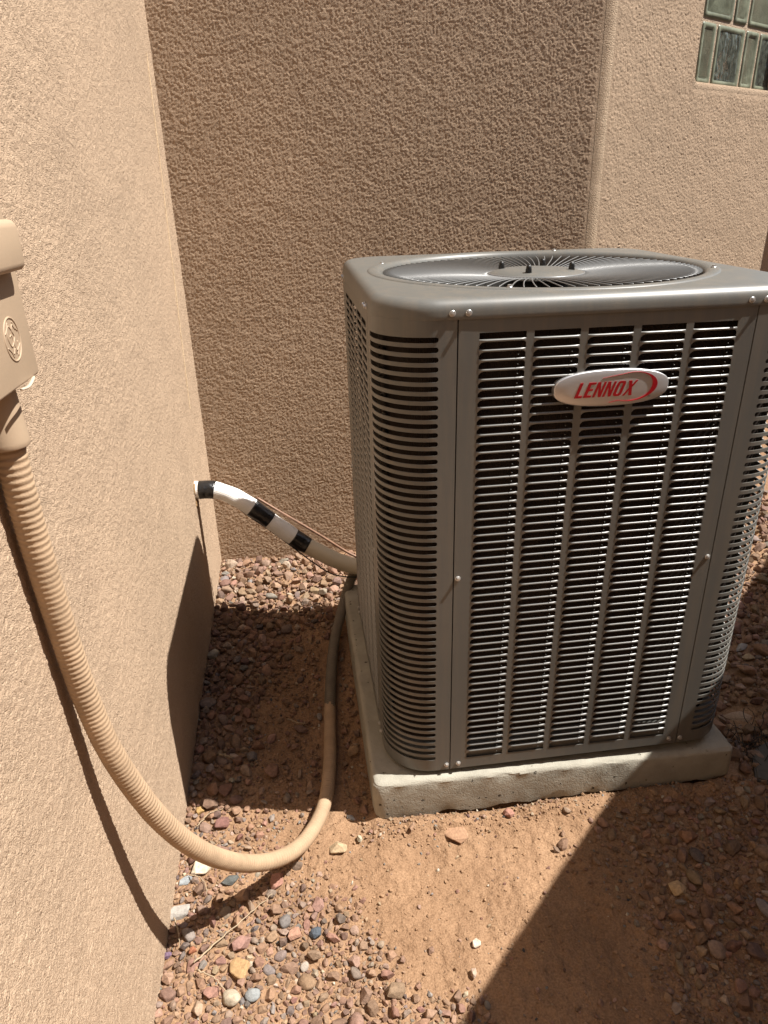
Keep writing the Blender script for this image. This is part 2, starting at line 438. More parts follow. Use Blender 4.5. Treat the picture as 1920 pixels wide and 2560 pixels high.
# angled wall with rounded opening
S0 = tl + 0.006; S1 = 1.27
OP = (0.522, 1.125, 1.573, 2.40)       # s0 s1 z0 z1 of opening
def w2(s, z, d=0.0):
    p = c1 + A2*s + A2n*d
    return (p.x, p.y, z)
def rrect(s0, s1, z0, z1, r, n=6):
    out = []
    for (cx, cz, a0) in ((s1-r, z0+r, -PI/2), (s1-r, z1-r, 0), (s0+r, z1-r, PI/2), (s0+r, z0+r, PI)):
        for k in range(n+1):
            a = a0 + PI/2*k/n
            out.append((cx+r*math.cos(a), cz+r*math.sin(a)))
    return out
bm = bmesh.new()
rb = 0.022
loops = []
for k in range(7):
    a = PI/2*k/6
    off = rb*(1-math.sin(a)); dep = rb*(1-math.cos(a))
    L_ = rrect(OP[0]-off, OP[1]+off, OP[2]-off, OP[3]+off, 0.02+off)
    loops.append([bm.verts.new(w2(s, z, dep)) for s, z in L_])
L_ = rrect(*OP, 0.02)
loops.append([bm.verts.new(w2(s, z, 0.10)) for s, z in L_])
n = len(loops[0])
for a, b in zip(loops[:-1], loops[1:]):
    for k in range(n):
        k2 = (k+1) % n
        bm.faces.new((a[k], a[k2], b[k2], b[k]))
outer = [bm.verts.new(w2(s, z)) for s, z in ((S0, ZB), (S1, ZB), (S1, ZT), (S0, ZT))]
edges = [bm.edges.new((outer[i], outer[(i+1) % 4])) for i in range(4)]
edges += [bm.edges.get((loops[0][k], loops[0][(k+1) % n])) for k in range(n)]
bmesh.ops.triangle_fill(bm, use_beauty=True, edges=edges)
bmesh.ops.recalc_face_normals(bm, faces=bm.faces)
me = bpy.data.meshes.new('wall'); bm.to_mesh(me); bm.free()
o = link('wall', me, STUCCO_ANGLE, house, smooth=50)
o['label'] = 'angled wall with the window opening'
# return at the far end
q0 = c1 + A2*S1
q1 = q0 + A2n*1.2
wall_strip('wall', (q0.x + A2n.x*0.004, q0.y + A2n.y*0.004), (q1.x, q1.y), STUCCO)

# smooth vertical control joint bead on the left wall near the inner corner
p0 = WP - WD*0.285
v, f = box_data(-0.0005, 0.0022, -0.0035, 0.0035, 0.62, 1.62)
o = link('stucco_bead', nmesh('stucco_bead', v, f), stucco('bead_stucco', (0.66, 0.50, 0.32), 0.001, 200), house)
o.location = (WP.x - WD.x*0.36 + 0.0016, WP.y - WD.y*0.36, 0); o.rotation_euler = (math.radians(-9), 0, math.atan2(WN.y, WN.x))
o.location.z = 0

# glass block window
GLASS = material('glass_block', (0.20, 0.215, 0.155), 0.28, spec=0.35, var=0.35, var_scale=12, bump=[(16, 2, 0.5, 0.01)])
GLASS_RIPPLE = material('rippled_glass', (0.085, 0.095, 0.078), 0.16, spec=1.0, var=0.5, var_scale=40)
def ripple(m):
    nt = m.node_tree; N = nt.nodes; L = nt.links; b = N['Principled BSDF']
    tc = N.new('ShaderNodeTexCoord'); mp = N.new('ShaderNodeMapping'); mp.inputs['Scale'].default_value = (95, 95, 34)
    L.new(tc.outputs['Object'], mp.inputs['Vector'])
    n = N.new('ShaderNodeTexNoise'); n.inputs['Scale'].default_value = 1.0; n.inputs['Detail'].default_value = 3; n.inputs['Distortion'].default_value = 1.2
    L.new(mp.outputs[0], n.inputs['Vector'])
    bp = N.new('ShaderNodeBump'); bp.inputs['Strength'].default_value = 1.0; bp.inputs['Distance'].default_value = 0.22
    L.new(n.outputs['Fac'], bp.inputs['Height']); L.new(bp.outputs[0], b.inputs['Normal'])
MORTAR = stucco('mortar', (0.47, 0.36, 0.26), 0.002, 300)
window = link('window', nmesh('window', [w2(OP[0]-0.03, OP[2]-0.03, 0.037), w2(OP[1]+0.03, OP[2]-0.03, 0.037), w2(OP[1]+0.03, OP[3]+0.03, 0.037), w2(OP[0]-0.03, OP[3]+0.03, 0.037)], [(0,1,2,3)]), MORTAR, house)
def glass_block(s0, s1, z0, z1):
    bm = bmesh.new()
    def ring(o_, d): return [bm.verts.new(w2(s, z, d)) for s, z in rrect(s0+o_, s1-o_, z0+o_, z1-o_, 0.008, 3)]
    rs = [ring(0, 0.085), ring(0.0, 0.037), ring(0.002, 0.0335), ring(0.013, 0.033), ring(0.018, 0.037)]
    for a, b in zip(rs[:-1], rs[1:]):
        for k in range(len(a)):
            k2 = (k+1) % len(a)
            fc = bm.faces.new((a[k], a[k2], b[k2], b[k])); fc.smooth = True
    fc = bm.faces.new(rs[-1]); fc.material_index = 1 if (s1-s0) > 0.14 and glass_block.row % 2 == 0 else 0
    bmesh.ops.recalc_face_normals(bm, faces=bm.faces)
    if (s1-s0) > 0.14 and glass_block.row % 2 == 0:
        # deep vertical ripples moulded into the pane
        na_, nb_ = 44, 30
        gs = np.linspace(s0+0.019, s1-0.019, na_); gz = np.linspace(z0+0.019, z1-0.019, nb_)
        gv_ = []
        for zz in gz:
            for ss in gs:
                q = float(vn(np.array(ss*95 + 2.2*float(vn(np.array(zz*40), np.array(ss*30)))), np.array(zz*30+7))) + 0.5*float(vn(np.array(ss*190), np.array(zz*75+3)))
                e_ = min(1, (ss-s0-0.019)/0.01, (s1-0.019-ss)/0.01, (zz-z0-0.019)/0.01, (z1-0.019-zz)/0.01)
                gv_.append(bm.verts.new(w2(ss, zz, 0.0362 - 0.0062*q*max(0, e_))))
        for b_ in range(nb_-1):
            for a_ in range(na_-1):
                fc = bm.faces.new((gv_[b_*na_+a_], gv_[b_*na_+a_+1], gv_[(b_+1)*na_+a_+1], gv_[(b_+1)*na_+a_])); fc.smooth = True; fc.material_index = 1
    me = bpy.data.meshes.new('glass_block'); bm.to_mesh(me); bm.free()
    me.materials.append(GLASS); me.materials.append(GLASS_RIPPLE)
    link('glass_block', me, None, window)
z = OP[2] - 0.002
for row in range(4):
    glass_block.row = row
    s = OP[0] + 0.048
    wd = [0.092, 0.192] if row % 2 == 0 else [0.192, 0.092]
    k = 0
    while s < OP[1]:
        w = wd[k % 2]
        glass_block(s, min(s+w, OP[1]+0.02), z, z+0.192)
        s += w + 0.014; k += 1
    z += 0.206

# broken stucco patch round the pipe hole
bm = bmesh.new()
hole_c = (WP - WD*0.392)
for k in range(16):
    a = 2*PI*k/16
bm.free()
v = []; n = 18
for ring_, (rr, dx) in enumerate(((1.2, 0.0020), (1.05, 0.0050), (0.7, 0.0040), (0.0, 0.0040))):
    for k in range(n):
        a = 2*PI*k/n
        q = rr*(0.034 + 0.007*math.sin(3*a+1) + 0.006*math.sin(5*a+2) + rng.uniform(-0.002, 0.002))
        v.append((dx + rng.uniform(0, 0.002)*(ring_ < 3), q*math.cos(a), q*1.1*math.sin(a)))
f = [(r*n+k, r*n+(k+1) % n, (r+1)*n+(k+1) % n, (r+1)*n+k) for r in range(3) for k in range(n)]
o = link('wall_hole', nmesh('wall_hole', v, f), FOAMHOLE, house)
o.location = (hole_c.x, hole_c.y, 0.372); o.rotation_euler = (0, 0, math.atan2(WN.y, WN.x))
o['label'] = 'broken stucco around the pipe hole'

# the float-finished stucco coat itself: real relief on the parts of the walls that are seen close up
_TT = nrng.random((2048, 2048))
def worley(u, v, seed):
    ui = np.floor(u).astype(int); vi_ = np.floor(v).astype(int)
    best = np.full(u.shape, 9.0)
    for a in (-1, 0, 1):
        for b in (-1, 0, 1):
            ca_ = (ui+a+seed*37) & 2047; cb_ = (vi_+b+seed*91) & 2047
            px = ui + a + _TT[ca_, cb_]; py = vi_ + b + _TT[(cb_*7+13) & 2047, (ca_*5+seed) & 2047]
            best = np.minimum(best, (px-u)**2 + (py-v)**2)
    return np.sqrt(best)
def vn2(x, y, o_):
    xi = np.floor(x).astype(int); yi = np.floor(y).astype(int)
    fx = x-xi; fy = y-yi; fx = fx*fx*(3-2*fx); fy = fy*fy*(3-2*fy)
    g = lambda i, j: _TT[(i+o_) & 2047, (j+o_*3) & 2047]
    return (g(xi,yi)*(1-fx)+g(xi+1,yi)*fx)*(1-fy) + (g(xi,yi+1)*(1-fx)+g(xi+1,yi+1)*fx)*fy - 0.5
def relief(u, v, amp, cell, seed):
    d = worley(u/cell, v/cell, seed)
    g = 1.0 - np.clip(d*1.15, 0, 1)**1.5
    g = g*(1.0 + 0.9*vn2(u/(cell*1.1), v/(cell*1.1), seed+5)) + 0.28*vn2(u/(cell*3.1), v/(cell*3.1), seed+9) + 0.10*vn2(u/0.06, v/0.06, seed+3)
    return amp*np.clip(g, -0.2, 1.5)
def coat(name, us, vs, origin, du, nrm, amp, cell, seed, mat, edge=((), ())):
    U, V_ = np.meshgrid(np.array(us), np.array(vs))
    h = 0.0010 + relief(U, V_, amp, cell, seed)
    lim = [np.abs(U-e)/0.014 for e in edge[0]] + [np.abs(V_-e)/0.014 for e in edge[1]]
    if lim:
        mk = np.clip(np.minimum.reduce(lim), 0.0, 1); h = h*mk + 0.0013*(1-mk)
    # only the stretch that is seen (and a margin round it) gets the fine mesh
    X_ = origin[0] + du[0]*U; Y_ = origin[1] + du[1]*U
    D = np.stack([X_ - CAM.x, Y_ - CAM.y, V_ - CAM.z], -1)
    w_ = D @ np.array(f_); sx_ = (D @ np.array(r_))/np.maximum(w_, 0.05); sy_ = (D @ np.array(u_))/np.maximum(w_, 0.05)
    keep = (w_ > 0.05) & (np.abs(sx_) < 0.555*1.12) & (np.abs(sy_) < 0.74*1.10) & ~((X_ > 0.12) & (V_ < 0.86))
    P = np.stack([origin[0] + du[0]*U + nrm[0]*h, origin[1] + du[1]*U + nrm[1]*h, V_], -1).reshape(-1, 3)
    ny_, nx_ = U.shape
    ix = np.arange(nx_*ny_).reshape(ny_, nx_)
    Fq = np.stack([ix[:-1,:-1].ravel(), ix[:-1,1:].ravel(), ix[1:,1:].ravel(), ix[1:,:-1].ravel()], 1)
    kq = (keep[:-1,:-1] & keep[1:,1:]).ravel(); Fq = Fq[kq]
    used = np.unique(Fq); remap = np.zeros(len(P), int); remap[used] = np.arange(len(used)); P = P[used]; Fq = remap[Fq]
    me = bpy.data.meshes.new(name)
    me.vertices.add(len(P)); me.vertices.foreach_set('co', P.astype(np.float32).ravel())
    me.loops.add(Fq.size); me.loops.foreach_set('vertex_index', Fq.astype(np.int32).ravel())
    me.polygons.add(len(Fq)); me.polygons.foreach_set('loop_start', np.arange(0, Fq.size, 4, dtype=np.int32))
    me.update(calc_edges=True); me.shade_smooth()
    return link(name, me, mat, house)
COAT = stucco('stucco_coat', WALLC, 0.0011, 560, dist=0.0, grain=0.2, var=0.07)
def grade(a, b, s0, s1):
    out = [a]
    while out[-1] < b:
        t = (out[-1]-a)/(b-a); out.append(out[-1] + s0 + (s1-s0)*t)
    out[-1] = b
    return out
# left wall: u runs from the near end (towards the camera) to the inner corner
us = grade(-0.78, 1.3170, 0.0020, 0.0028)
coat('stucco_coat', us, lin(-0.16, 1.90, 0.0024), (wall_x(0.0), 0.0), (-0.0148, 1.0), (WN.x, WN.y), 0.0018, 0.0051, 1, COAT)
# back wall
ub = lin(0.0015, (ea-WP).length, 0.0027)
coat('stucco_coat', ub, lin(-0.20, 1.90, 0.0027), (WP.x, WP.y), (BDIR.x, BDIR.y), (WD.x*-1, WD.y*-1), 0.0018, 0.0053, 2, COAT, ([ub[-1]], []))
# angled wall: left of the window, and below it
sa_, sb_, sc2 = S0, OP[0]-0.026, S1
coat('stucco_coat', lin(sa_, sb_, 0.0029) + [sb_], lin(0.86, 1.95, 0.0028), (c1.x, c1.y), (A2.x, A2.y), (-A2n.x, -A2n.y), 0.0025, 0.0055, 3, COAT, ([sa_], []))
coat('stucco_coat', lin(sb_, sc2-0.012, 0.0029), lin(0.86, OP[2]-0.026, 0.0028), (c1.x, c1.y), (A2.x, A2.y), (-A2n.x, -A2n.y), 0.0025, 0.0055, 3, COAT, ([], [OP[2]-0.026]))

# low garden wall to the right of the yard
gwall = thing('garden_wall', 'brown shaded yard wall seen past the right end of the house wall', 'wall')
GD = Vector((0.729, 0.684, 0)).normalized(); GN = Vector((-GD.y, GD.x, 0))
def gpt(hh): return Vector((0.538, -0.003, 0)) + Vector((1.0, -0.16, 0))*(hh/1.6)
def gsec(t0, t1, hh, base):
    a = base + GD*t0; b = base + GD*t1; c = b - GN*0.2; d = a - GN*0.2
    z1 = G0 + hh
    v = [(p.x, p.y, -0.5) for p in (a, b, c, d)] + [(p.x, p.y, z1) for p in (a, b, c, d)]
    f = [(3,2,1,0),(4,5,6,7),(0,1,5,4),(1,2,6,5),(2,3,7,6),(3,0,4,7)]
    return link('wall_section', nmesh('wall_section', v, [q[::-1] for q in f]), STUCCO, gwall)
H1 = 1.25
base = gpt(H1)
gsec(-0.80, 5.2, H1, base)
a = base + GD*5.2
b = a + GN*2.6
me = nmesh('return_section', *(lambda p, q, n_: ([(p.x, p.y, -0.5), (q.x, q.y, -0.5), (q.x+n_.x, q.y+n_.y, -0.5), (p.x+n_.x, p.y+n_.y, -0.5),
     (p.x, p.y, 1.3), (q.x, q.y, 1.3), (q.x+n_.x, q.y+n_.y, 1.3), (p.x+n_.x, p.y+n_.y, 1.3)], [(3,2,1,0),(4,5,6,7),(0,1,5,4),(1,2,6,5),(2,3,7,6),(3,0,4,7)]))(a + GD*0.002, b + GD*0.002, GD*0.2))
link('return_section', me, STUCCO, gwall)

# unseen house added to block sky light, behind and right of the camera
sky_blocker = thing('sky_blocker_house', 'added unseen tan stucco house blocking sky light beyond the low garden wall', 'house')
for (name_, x0, x1, y0, y1, z1) in (('wall', 5.4, 9.0, -7.0, 2.6, 3.2), ('wall', -7.0, 5.398, -7.0, -3.4, 3.2)):
    v, f = box_data(x0, x1, y0, y1, -0.5, z1)
    link(name_, nmesh(name_, v, f), STUCCO_ANGLE, sky_blocker)
for (x0, x1, y0, y1, z1) in ((5.2, 9.3, -7.3, 2.9, 3.2), (-7.3, 5.198, -7.3, -3.05, 3.2)):
    v, f = box_data(x0, x1, y0, y1, z1 + 0.002, z1 + 0.16)
    link('blocker_roof', nmesh('blocker_roof', v, f), STUCCO_SMOOTH, sky_blocker)

# ------------------------------------------------------------------ concrete pad
PX0, PX1, PY0, PY1 = -0.037, 0.832, -0.0145, 0.885
def pad_z(x): return 0.018 - 0.0215*(x-PX0)      # the slab has settled towards the right
bm = bmesh.new()
NS = 60
def padloop(off, zf):
    pts = []
    x0, x1, y0, y1 = PX0+off, PX1-off, PY0+off, PY1-off
    r = max(0.006, 0.018-off); q = []
    for (cx, cy, a0) in ((x1-r, y0+r, -PI/2), (x1-r, y1-r, 0), (x0+r, y1-r, PI/2), (x0+r, y0+r, PI)):
        for k in range(5):
            a = a0 + PI/2*k/4
            q.append((cx+r*math.cos(a), cy+r*math.sin(a)))
    # subdivide the straight runs
    out = []
    for i in range(len(q)):
        a, b = q[i], q[(i+1) % len(q)]
        d = math.hypot(b[0]-a[0], b[1]-a[1]); m = NS if d > 0.2 else 1
        for k in range(m): out.append((a[0]+(b[0]-a[0])*k/m, a[1]+(b[1]-a[1])*k/m))
    for (x, y) in out:
        e = 0.0016*float(vn(np.array(x*38+zf*300), np.array(y*38+5)))*2
        d = 0.0012*float(vn(np.array(x*90), np.array(y*90+zf*900)))*2
        pts.append(bm.verts.new((x+e*0.6, y+e, zf + d + (pad_z(x) if zf > -0.1 else 0) + ((0.092 + 0.006*float(vn(np.array(x*30), np.array(2.0)))*2 + 0.003*float(vn(np.array(x*85), np.array(9.0)))*2)*max(0, min(1, (PY0+0.05-y)/0.02)) if zf < -0.17 else 0))))
    return pts
levels = [(0.03, -0.181), (0.001, -0.180), (-0.001, -0.07), (0.0, -0.035), (0.0, -0.0125), (0.0005, -0.0090), (0.0015, -0.0062), (0.0034, -0.0038), (0.0060, -0.0019), (0.0090, -0.0007), (0.0125, -0.0001), (0.0160, 0.0), (0.04, 0.0)]
PL = [padloop(*l) for l in levels]
for a, b in zip(PL[:-1], PL[1:]):
    for k in range(len(a)):
        k2 = (k+1) % len(a)
        bm.faces.new((a[k], a[k2], b[k2], b[k]))
bm.faces.new(PL[-1])
me = bpy.data.meshes.new('concrete_pad'); bm.to_mesh(me); bm.free()
pad = link('concrete_pad', me, CONCRETE, smooth=25)
tag(pad, 'grey concrete slab with pitted rounded edge beneath the air conditioner', 'concrete pad')
# ------------------------------------------------------------------ condenser unit
W = 0.82; S1U = 0.139; HC = 1.0255; ZBU = 0.028
unit = thing('condenser_unit', 'tall grey louvered air conditioner condenser with LENNOX badge on concrete pad', 'air conditioner')
CTR = Vector((W/2, W/2, 0))
def rot90(k): return Matrix.Translation(CTR) @ Matrix.Rotation(k*PI/2, 4, 'Z') @ Matrix.Translation(-CTR)

NROW = 56; ZL0, ZL1 = 0.0555, 1.0; PITCH = (ZL1-ZL0)/NROW
COLS = [(0.1765 + i*0.0968, 0.1765 + i*0.0968 + 0.083) for i in range(5)]
# panel frame
mb = MB()
xa, xb = S1U+0.0012, W-S1U-0.0012
def bx(x0, x1, z0, z1): mb.box(x0, x1, 0.0, 0.0016, z0, z1)
bx(xa, COLS[0][0], ZBU, HC)
for i in range(4): bx(COLS[i][1], COLS[i+1][0], ZL0, ZL1)
bx(COLS[4][1], xb, ZBU, HC)
bx(COLS[0][0], COLS[4][1], ZL1, HC)
bx(COLS[0][0], COLS[4][1], ZBU, ZL0)
# folded edges into the seams and under the bottom
mb.box(xa, xa+0.0015, 0.0016, 0.02, ZBU, HC); mb.box(xb-0.0015, xb, 0.0016, 0.02, ZBU, HC)
mb.box(xa+0.0016, xb-0.0016, 0.0016, 0.018, ZBU, ZBU+0.0015)
me_frame = mb.mesh('louver_panel'); me_frame.materials.append(PAINT)
# one louver blade (shared mesh)
prof = [(0.0018, 0.0028), (0.0008, 0.0028), (-0.0010, 0.0023), (-0.0021, 0.0011), (-0.0023, -0.0002), (-0.0015, -0.0015), (-0.0002, -0.0021), (0.0010, -0.0022)]
lw = COLS[0][1]-COLS[0][0]
st = [(0.0, 0.0, 0.0058), (0.0015, 0.05, 0.0042), (0.004, 0.35, 0.0016), (0.008, 0.85, 0.0003), (0.013, 1.0, 0), (lw-0.010, 1.0, 0), (lw-0.006, 0.75, 0.0002), (lw-0.003, 0.3, 0.001), (lw-0.0012, 0.08, 0.0026), (lw, 0.0, 0.0052)]
v, f = [], []
for (x, bl, fl) in st:
    for j, (py, pz) in enumerate(prof):
        yy = py*bl if py < 0 else py
        zz = pz
        if j >= 5: zz = pz - fl*(1 if x < lw/2 else 0.8)     # webs flare into the frame
        v.append((x, yy - 0.0001, zz))
np_ = len(prof)
for i in range(len(st)-1):
    for j in range(np_-1):
        f.append((i*np_+j, i*np_+j+1, (i+1)*np_+j+1, (i+1)*np_+j))
me_lou = nmesh('louver', v, f); me_lou.materials.append(LOUVER); me_lou.shade_smooth()
bar_z = [ZL1 - PITCH*(k+1) + 0.0030 for k in range(NROW)]

def make_panel(k, individual_cols):
    p = link('louver_panel', me_frame, None, unit); p.matrix_local = rot90(k)
    for c in individual_cols:
        for z in bar_z[:-1]:
            l = link('louver', me_lou, None, p); l.location = (COLS[c][0], 0, z)
    rest = [c for c in range(5) if c not in individual_cols]
    if rest:
        n0 = len(me_lou.vertices)
        lv = np.array([q.co[:] for q in me_lou.vertices]); lf = np.array([q.vertices[:] for q in me_lou.polygons])
        vs, fs = [], []
        for c in rest:
            for z in bar_z[:-1]:
                fs.append(lf + n0*len(vs)); vs.append(lv + np.array([COLS[c][0], 0, z]))
        me = nmesh('louvers', np.concatenate(vs).tolist(), np.concatenate(fs).tolist()); me.shade_smooth()
        l = link('louvers', me, LOUVER, p); l['kind'] = 'stuff'
    return p
front = make_panel(0, [0, 1, 2, 3, 4]); front['label'] = 'front louver panel with the badge'
left = make_panel(3, []); left['label'] = 'left louver panel facing the sunlit wall'
make_panel(1, []); make_panel(2, [])

# corner posts with rounded slots
R = 0.104
str_ = S1U - R
arc = R*PI/2
TOT = 2*str_ + arc
def pathpt(s):
    if s < str_: return (0.0, S1U - s)
    if s > str_ + arc: return (R + (s - str_ - arc), 0.0)
    a = (s-str_)/R
    return (R - R*math.cos(a), R - R*math.sin(a))
sa, sb = 0.033, TOT-0.033
hs = 0.0047
cols = [0.0012, 0.012]
cs = [sa + hs*(1-math.cos(PI/2*k/5)) for k in range(6)]
ce = [sb - hs*(1-math.cos(PI/2*k/5)) for k in range(5, -1, -1)]
mid = list(np.linspace(cs[-1], ce[0], 33))[1:-1]
scol = cols + cs + mid + ce + [TOT-0.012, TOT-0.0012]
def hh(s):
    if s < sa+hs: return math.sqrt(max(0, hs**2 - (sa+hs-s)**2))
    if s > sb-hs: return math.sqrt(max(0, hs**2 - (s-sb+hs)**2))
    return hs
v, f = [], []; vi = {}
def pv(i, z):
    key = (i, round(z, 6))
    if key not in vi:
        x, y = pathpt(scol[i]); vi[key] = len(v); v.append((x, y, z))
    return vi[key]
i0 = len(cols); i1 = len(scol)-len(cols)-1
for k in range(NROW):
    zt = ZL1 - PITCH*k; zb = zt - PITCH; zc = zb + PITCH*0.5
    for i in range(len(scol)-1):
        if i >= i0 and i < i1:
            ha, hb = hh(scol[i]), hh(scol[i+1])
            za, zb2 = zc+ha, zc+hb
            f.append((pv(i, za), pv(i+1, zb2), pv(i+1, zt), pv(i, zt)) if True else None)
            f.append((pv(i, zb), pv(i+1, zb), pv(i+1, zc-hb), pv(i, zc-ha)))
        else:
            # outside the slot: split at zc only where it touches the slot tip
            if i == i0-1:
                f.append((pv(i, zb), pv(i+1, zb), pv(i+1, zc), pv(i+1, zt), pv(i, zt)))
            elif i == i1:
                f.append((pv(i, zb), pv(i+1, zb), pv(i+1, zt), pv(i, zt), pv(i, zc)))
            else:
                f.append((pv(i, zb), pv(i+1, zb), pv(i+1, zt), pv(i, zt)))
for i in range(len(scol)-1):
    f.append((pv(i, ZL1), pv(i+1, ZL1), pv(i+1, HC), pv(i, HC)))
    f.append((pv(i, ZBU), pv(i+1, ZBU), pv(i+1, ZL0), pv(i, ZL0)))
me_post = nmesh('corner_post', v, f); me_post.materials.append(PAINT)
for k in range(4):
    p = link('corner_post', me_post, None, unit); p.matrix_local = rot90(k)
    md = p.modifiers.new('thickness', 'SOLIDIFY'); md.thickness = 0.0018; md.offset = -1.0
    # folded seam flanges
    mb = MB(); mb.box(S1U-0.0025, S1U-0.001, 0.002, 0.018, ZBU, HC); mb.box(0.002, 0.018, S1U-0.0025, S1U-0.001, ZBU, HC)
    link('seam_flange', mb.mesh('seam_flange'), PAINT, p)

# condenser coil behind the slots
COIL = material('coil_fins', (0.032, 0.025, 0.021), 0.95, spec=0.05, var=0.3, var_scale=12)
def fins(m):
    nt = m.node_tree; N = nt.nodes; L = nt.links; b = N['Principled BSDF']
    uv = N.new('ShaderNodeUVMap')
    w = N.new('ShaderNodeTexWave'); w.bands_direction = 'X'; w.inputs['Scale'].default_value = 1.0; w.inputs['Distortion'].default_value = 1.0
    L.new(uv.outputs[0], w.inputs['Vector'])
    bp = N.new('ShaderNodeBump'); bp.inputs['Strength'].default_value = 0.8; bp.inputs['Distance'].default_value = 0.001
    L.new(w.outputs['Fac'], bp.inputs['Height']); L.new(bp.outputs[0], b.inputs['Normal'])
fins(COIL)
loop = []
ci = 0.032; rc = R - ci + 0.004
for (cx, cy, a0) in ((W-ci-rc, ci+rc, -PI/2), (W-ci-rc, W-ci-rc, 0), (ci+rc, W-ci-rc, PI/2), (ci+rc, ci+rc, PI)):
    for k in range(9):
        a = a0 + PI/2*k/8
        loop.append((cx+rc*math.cos(a), cy+rc*math.sin(a)))
n = len(loop)
zc0, zc1 = 0.088, 0.995
v = [(x, y, z) for z in (zc0, zc1) for x, y in loop]
f = [(k, (k+1) % n, n+(k+1) % n, n+k) for k in range(n)]
me = nmesh('condenser_coil', v, f)
uvl = me.uv_layers.new(name='UVMap')
acc = [0.0]
for k in range(n): acc.append(acc[-1] + math.hypot(loop[(k+1) % n][0]-loop[k][0], loop[(k+1) % n][1]-loop[k][1]))
for pi_, poly in enumerate(me.polygons):
    for li, (du, dv) in zip(poly.loop_indices, ((0, 0), (1, 0), (1, 1), (0, 1))):
        uvl.data[li].uv = (acc[pi_+du]*95, dv)
coil = link('condenser_coil', me, COIL, unit, smooth=180)
# return bends of copper in the left corner gap
mb = MB()
for k in range(22):
    z = 0.12 + k*0.0395
    pth = [Vector((0.020 + 0.010*math.sin(PI*t), 0.155 - 0.05*t*0.7, z + 0.022*(t-0.5))) for t in (0, .2, .4, .6, .8, 1)]
    mb.add(*tube(pth, 0.0042, 6))
link('return_bends', mb.mesh('return_bends'), material('dull_tube', (0.10, 0.085, 0.07), 0.4, metal=0.5), unit, smooth=180)['kind'] = 'stuff'
# made-up bumps standing in for sun glints near the right end of each opening
mb = MB()
for (x0, x1) in COLS:
    for z in bar_z[2:]: mb.add(*tube([Vector((x1-0.0135, 0.001, z+0.0085)), Vector((x1-0.0135, -0.0021, z+0.0085))], 0.0008, 6))
link('glint_nibs', mb.mesh('glint_nibs'), LOUVER, front, smooth=180)['kind'] = 'stuff'

# base pan and feet
pan = []
for (cx, cy, a0) in ((W-R, R, -PI/2), (W-R, W-R, 0), (R, W-R, PI/2), (R, R, PI)):
    for k in range(9): pan.append((cx+(R-0.006)*math.cos(a0+PI/2*k/8), cy+(R-0.006)*math.sin(a0+PI/2*k/8)))
npn = len(pan)
link('base_pan', nmesh('base_pan', [(x, y, z) for z in (ZBU+0.004, 0.07) for x, y in pan], [tuple(range(npn-1, -1, -1)), tuple(range(npn, 2*npn))] + [(k, (k+1) % npn, npn+(k+1) % npn, npn+k) for k in range(npn)]), PAINT, unit)
for (x, y) in ((0.13, 0.10), (W-0.13, 0.10), (0.11, W-0.11), (W-0.11, W-0.11)):
    mb = MB(); mb.box(x-0.035, x+0.035, y-0.045, y+0.04, pad_z(x)+0.0002, ZBU+0.0035)
    link('foot', mb.mesh('foot'), RUBBER, unit)

# top cover
NT = 256
def outline(off, bul=0.0):
    pts = []
    r = R + 0.004
    x0, x1 = -off, W+off
    rr_ = r + off
    segs = []
    for (cx, cy, a0) in ((x1-rr_, x0+rr_, -PI/2), (x1-rr_, x1-rr_, 0), (x0+rr_, x1-rr_, PI/2), (x0+rr_, x0+rr_, PI)):
        for k in range(25):
            a = a0 + PI/2*k/24
            pts.append((cx+rr_*math.cos(a), cy+rr_*math.sin(a)))
    dense = []
    for i in range(len(pts)):
        a, b = pts[i], pts[(i+1) % len(pts)]
        m = 40 if math.hypot(b[0]-a[0], b[1]-a[1]) > 0.1 else 1
        for k in range(m): dense.append((a[0]+(b[0]-a[0])*k/m, a[1]+(b[1]-a[1])*k/m))
    out = []
    for (x, y) in dense:
        if bul:
            t = max(0.0, math.cos((x-W/2)/(W/2)*PI/2*0.98)) if abs(y-W/2) > abs(x-W/2) else max(0.0, math.cos((y-W/2)/(W/2)*PI/2*0.98))
            e = bul*t**1.5
            if abs(y-W/2) > abs(x-W/2): y += math.copysign(e, y-W/2)
            else: x += math.copysign(e, x-W/2)
        out.append((x, y))
    return out
ZD = 1.0580; TILT = 0.0155
lay = [(-0.004, 1.0262, 0.0), (0.0008, 1.0240, 0.0018), (0.0012, 1.0255, 0.0020), (0.0012, 1.031, 0.0020), (0.0010, 1.0365, 0.0016)]
fr = 0.0215
for k in range(1, 9):
    a = PI/2*k/8
    lay.append((0.001 - fr*(1-math.cos(a)), 1.0365 + (ZD-1.0365)*math.sin(a), 0.0016*(1-k/8)))
loops = [[(x, y, z) for x, y in outline(off, bul)] for off, z, bul in lay]
base_l = loops[-1]; nn = len(base_l)
angs = [math.atan2(y-W/2, x-W/2) for x, y, _ in base_l]
def circ(r, z): return [(W/2+r*math.cos(a), W/2+r*math.sin(a), z) for a in angs]
loops.append([tuple(0.5*(p[i]+q[i]) if i < 2 else ZD + 0.0004 for i in range(3)) for p, q in zip(base_l, circ(0.377, ZD))])
for r, z in ((0.3770, ZD+0.0006), (0.3752, ZD+0.0022), (0.3725, ZD+0.0030), (0.3640, ZD+0.0034), (0.3570, ZD+0.0026), (0.3510, ZD+0.0004), (0.3465, ZD-0.0040), (0.3435, ZD-0.0110), (0.3420, ZD-0.0230), (0.3418, ZD-0.10), (0.350, ZD-0.16)):
    loops.append(circ(r, z))
def tilt(p): return (p[0], p[1], p[2] + TILT*max(0, p[1])*min(1, max(0, (p[2]-1.0255)/0.03)))
v = [tilt(p) for l in loops for p in l]
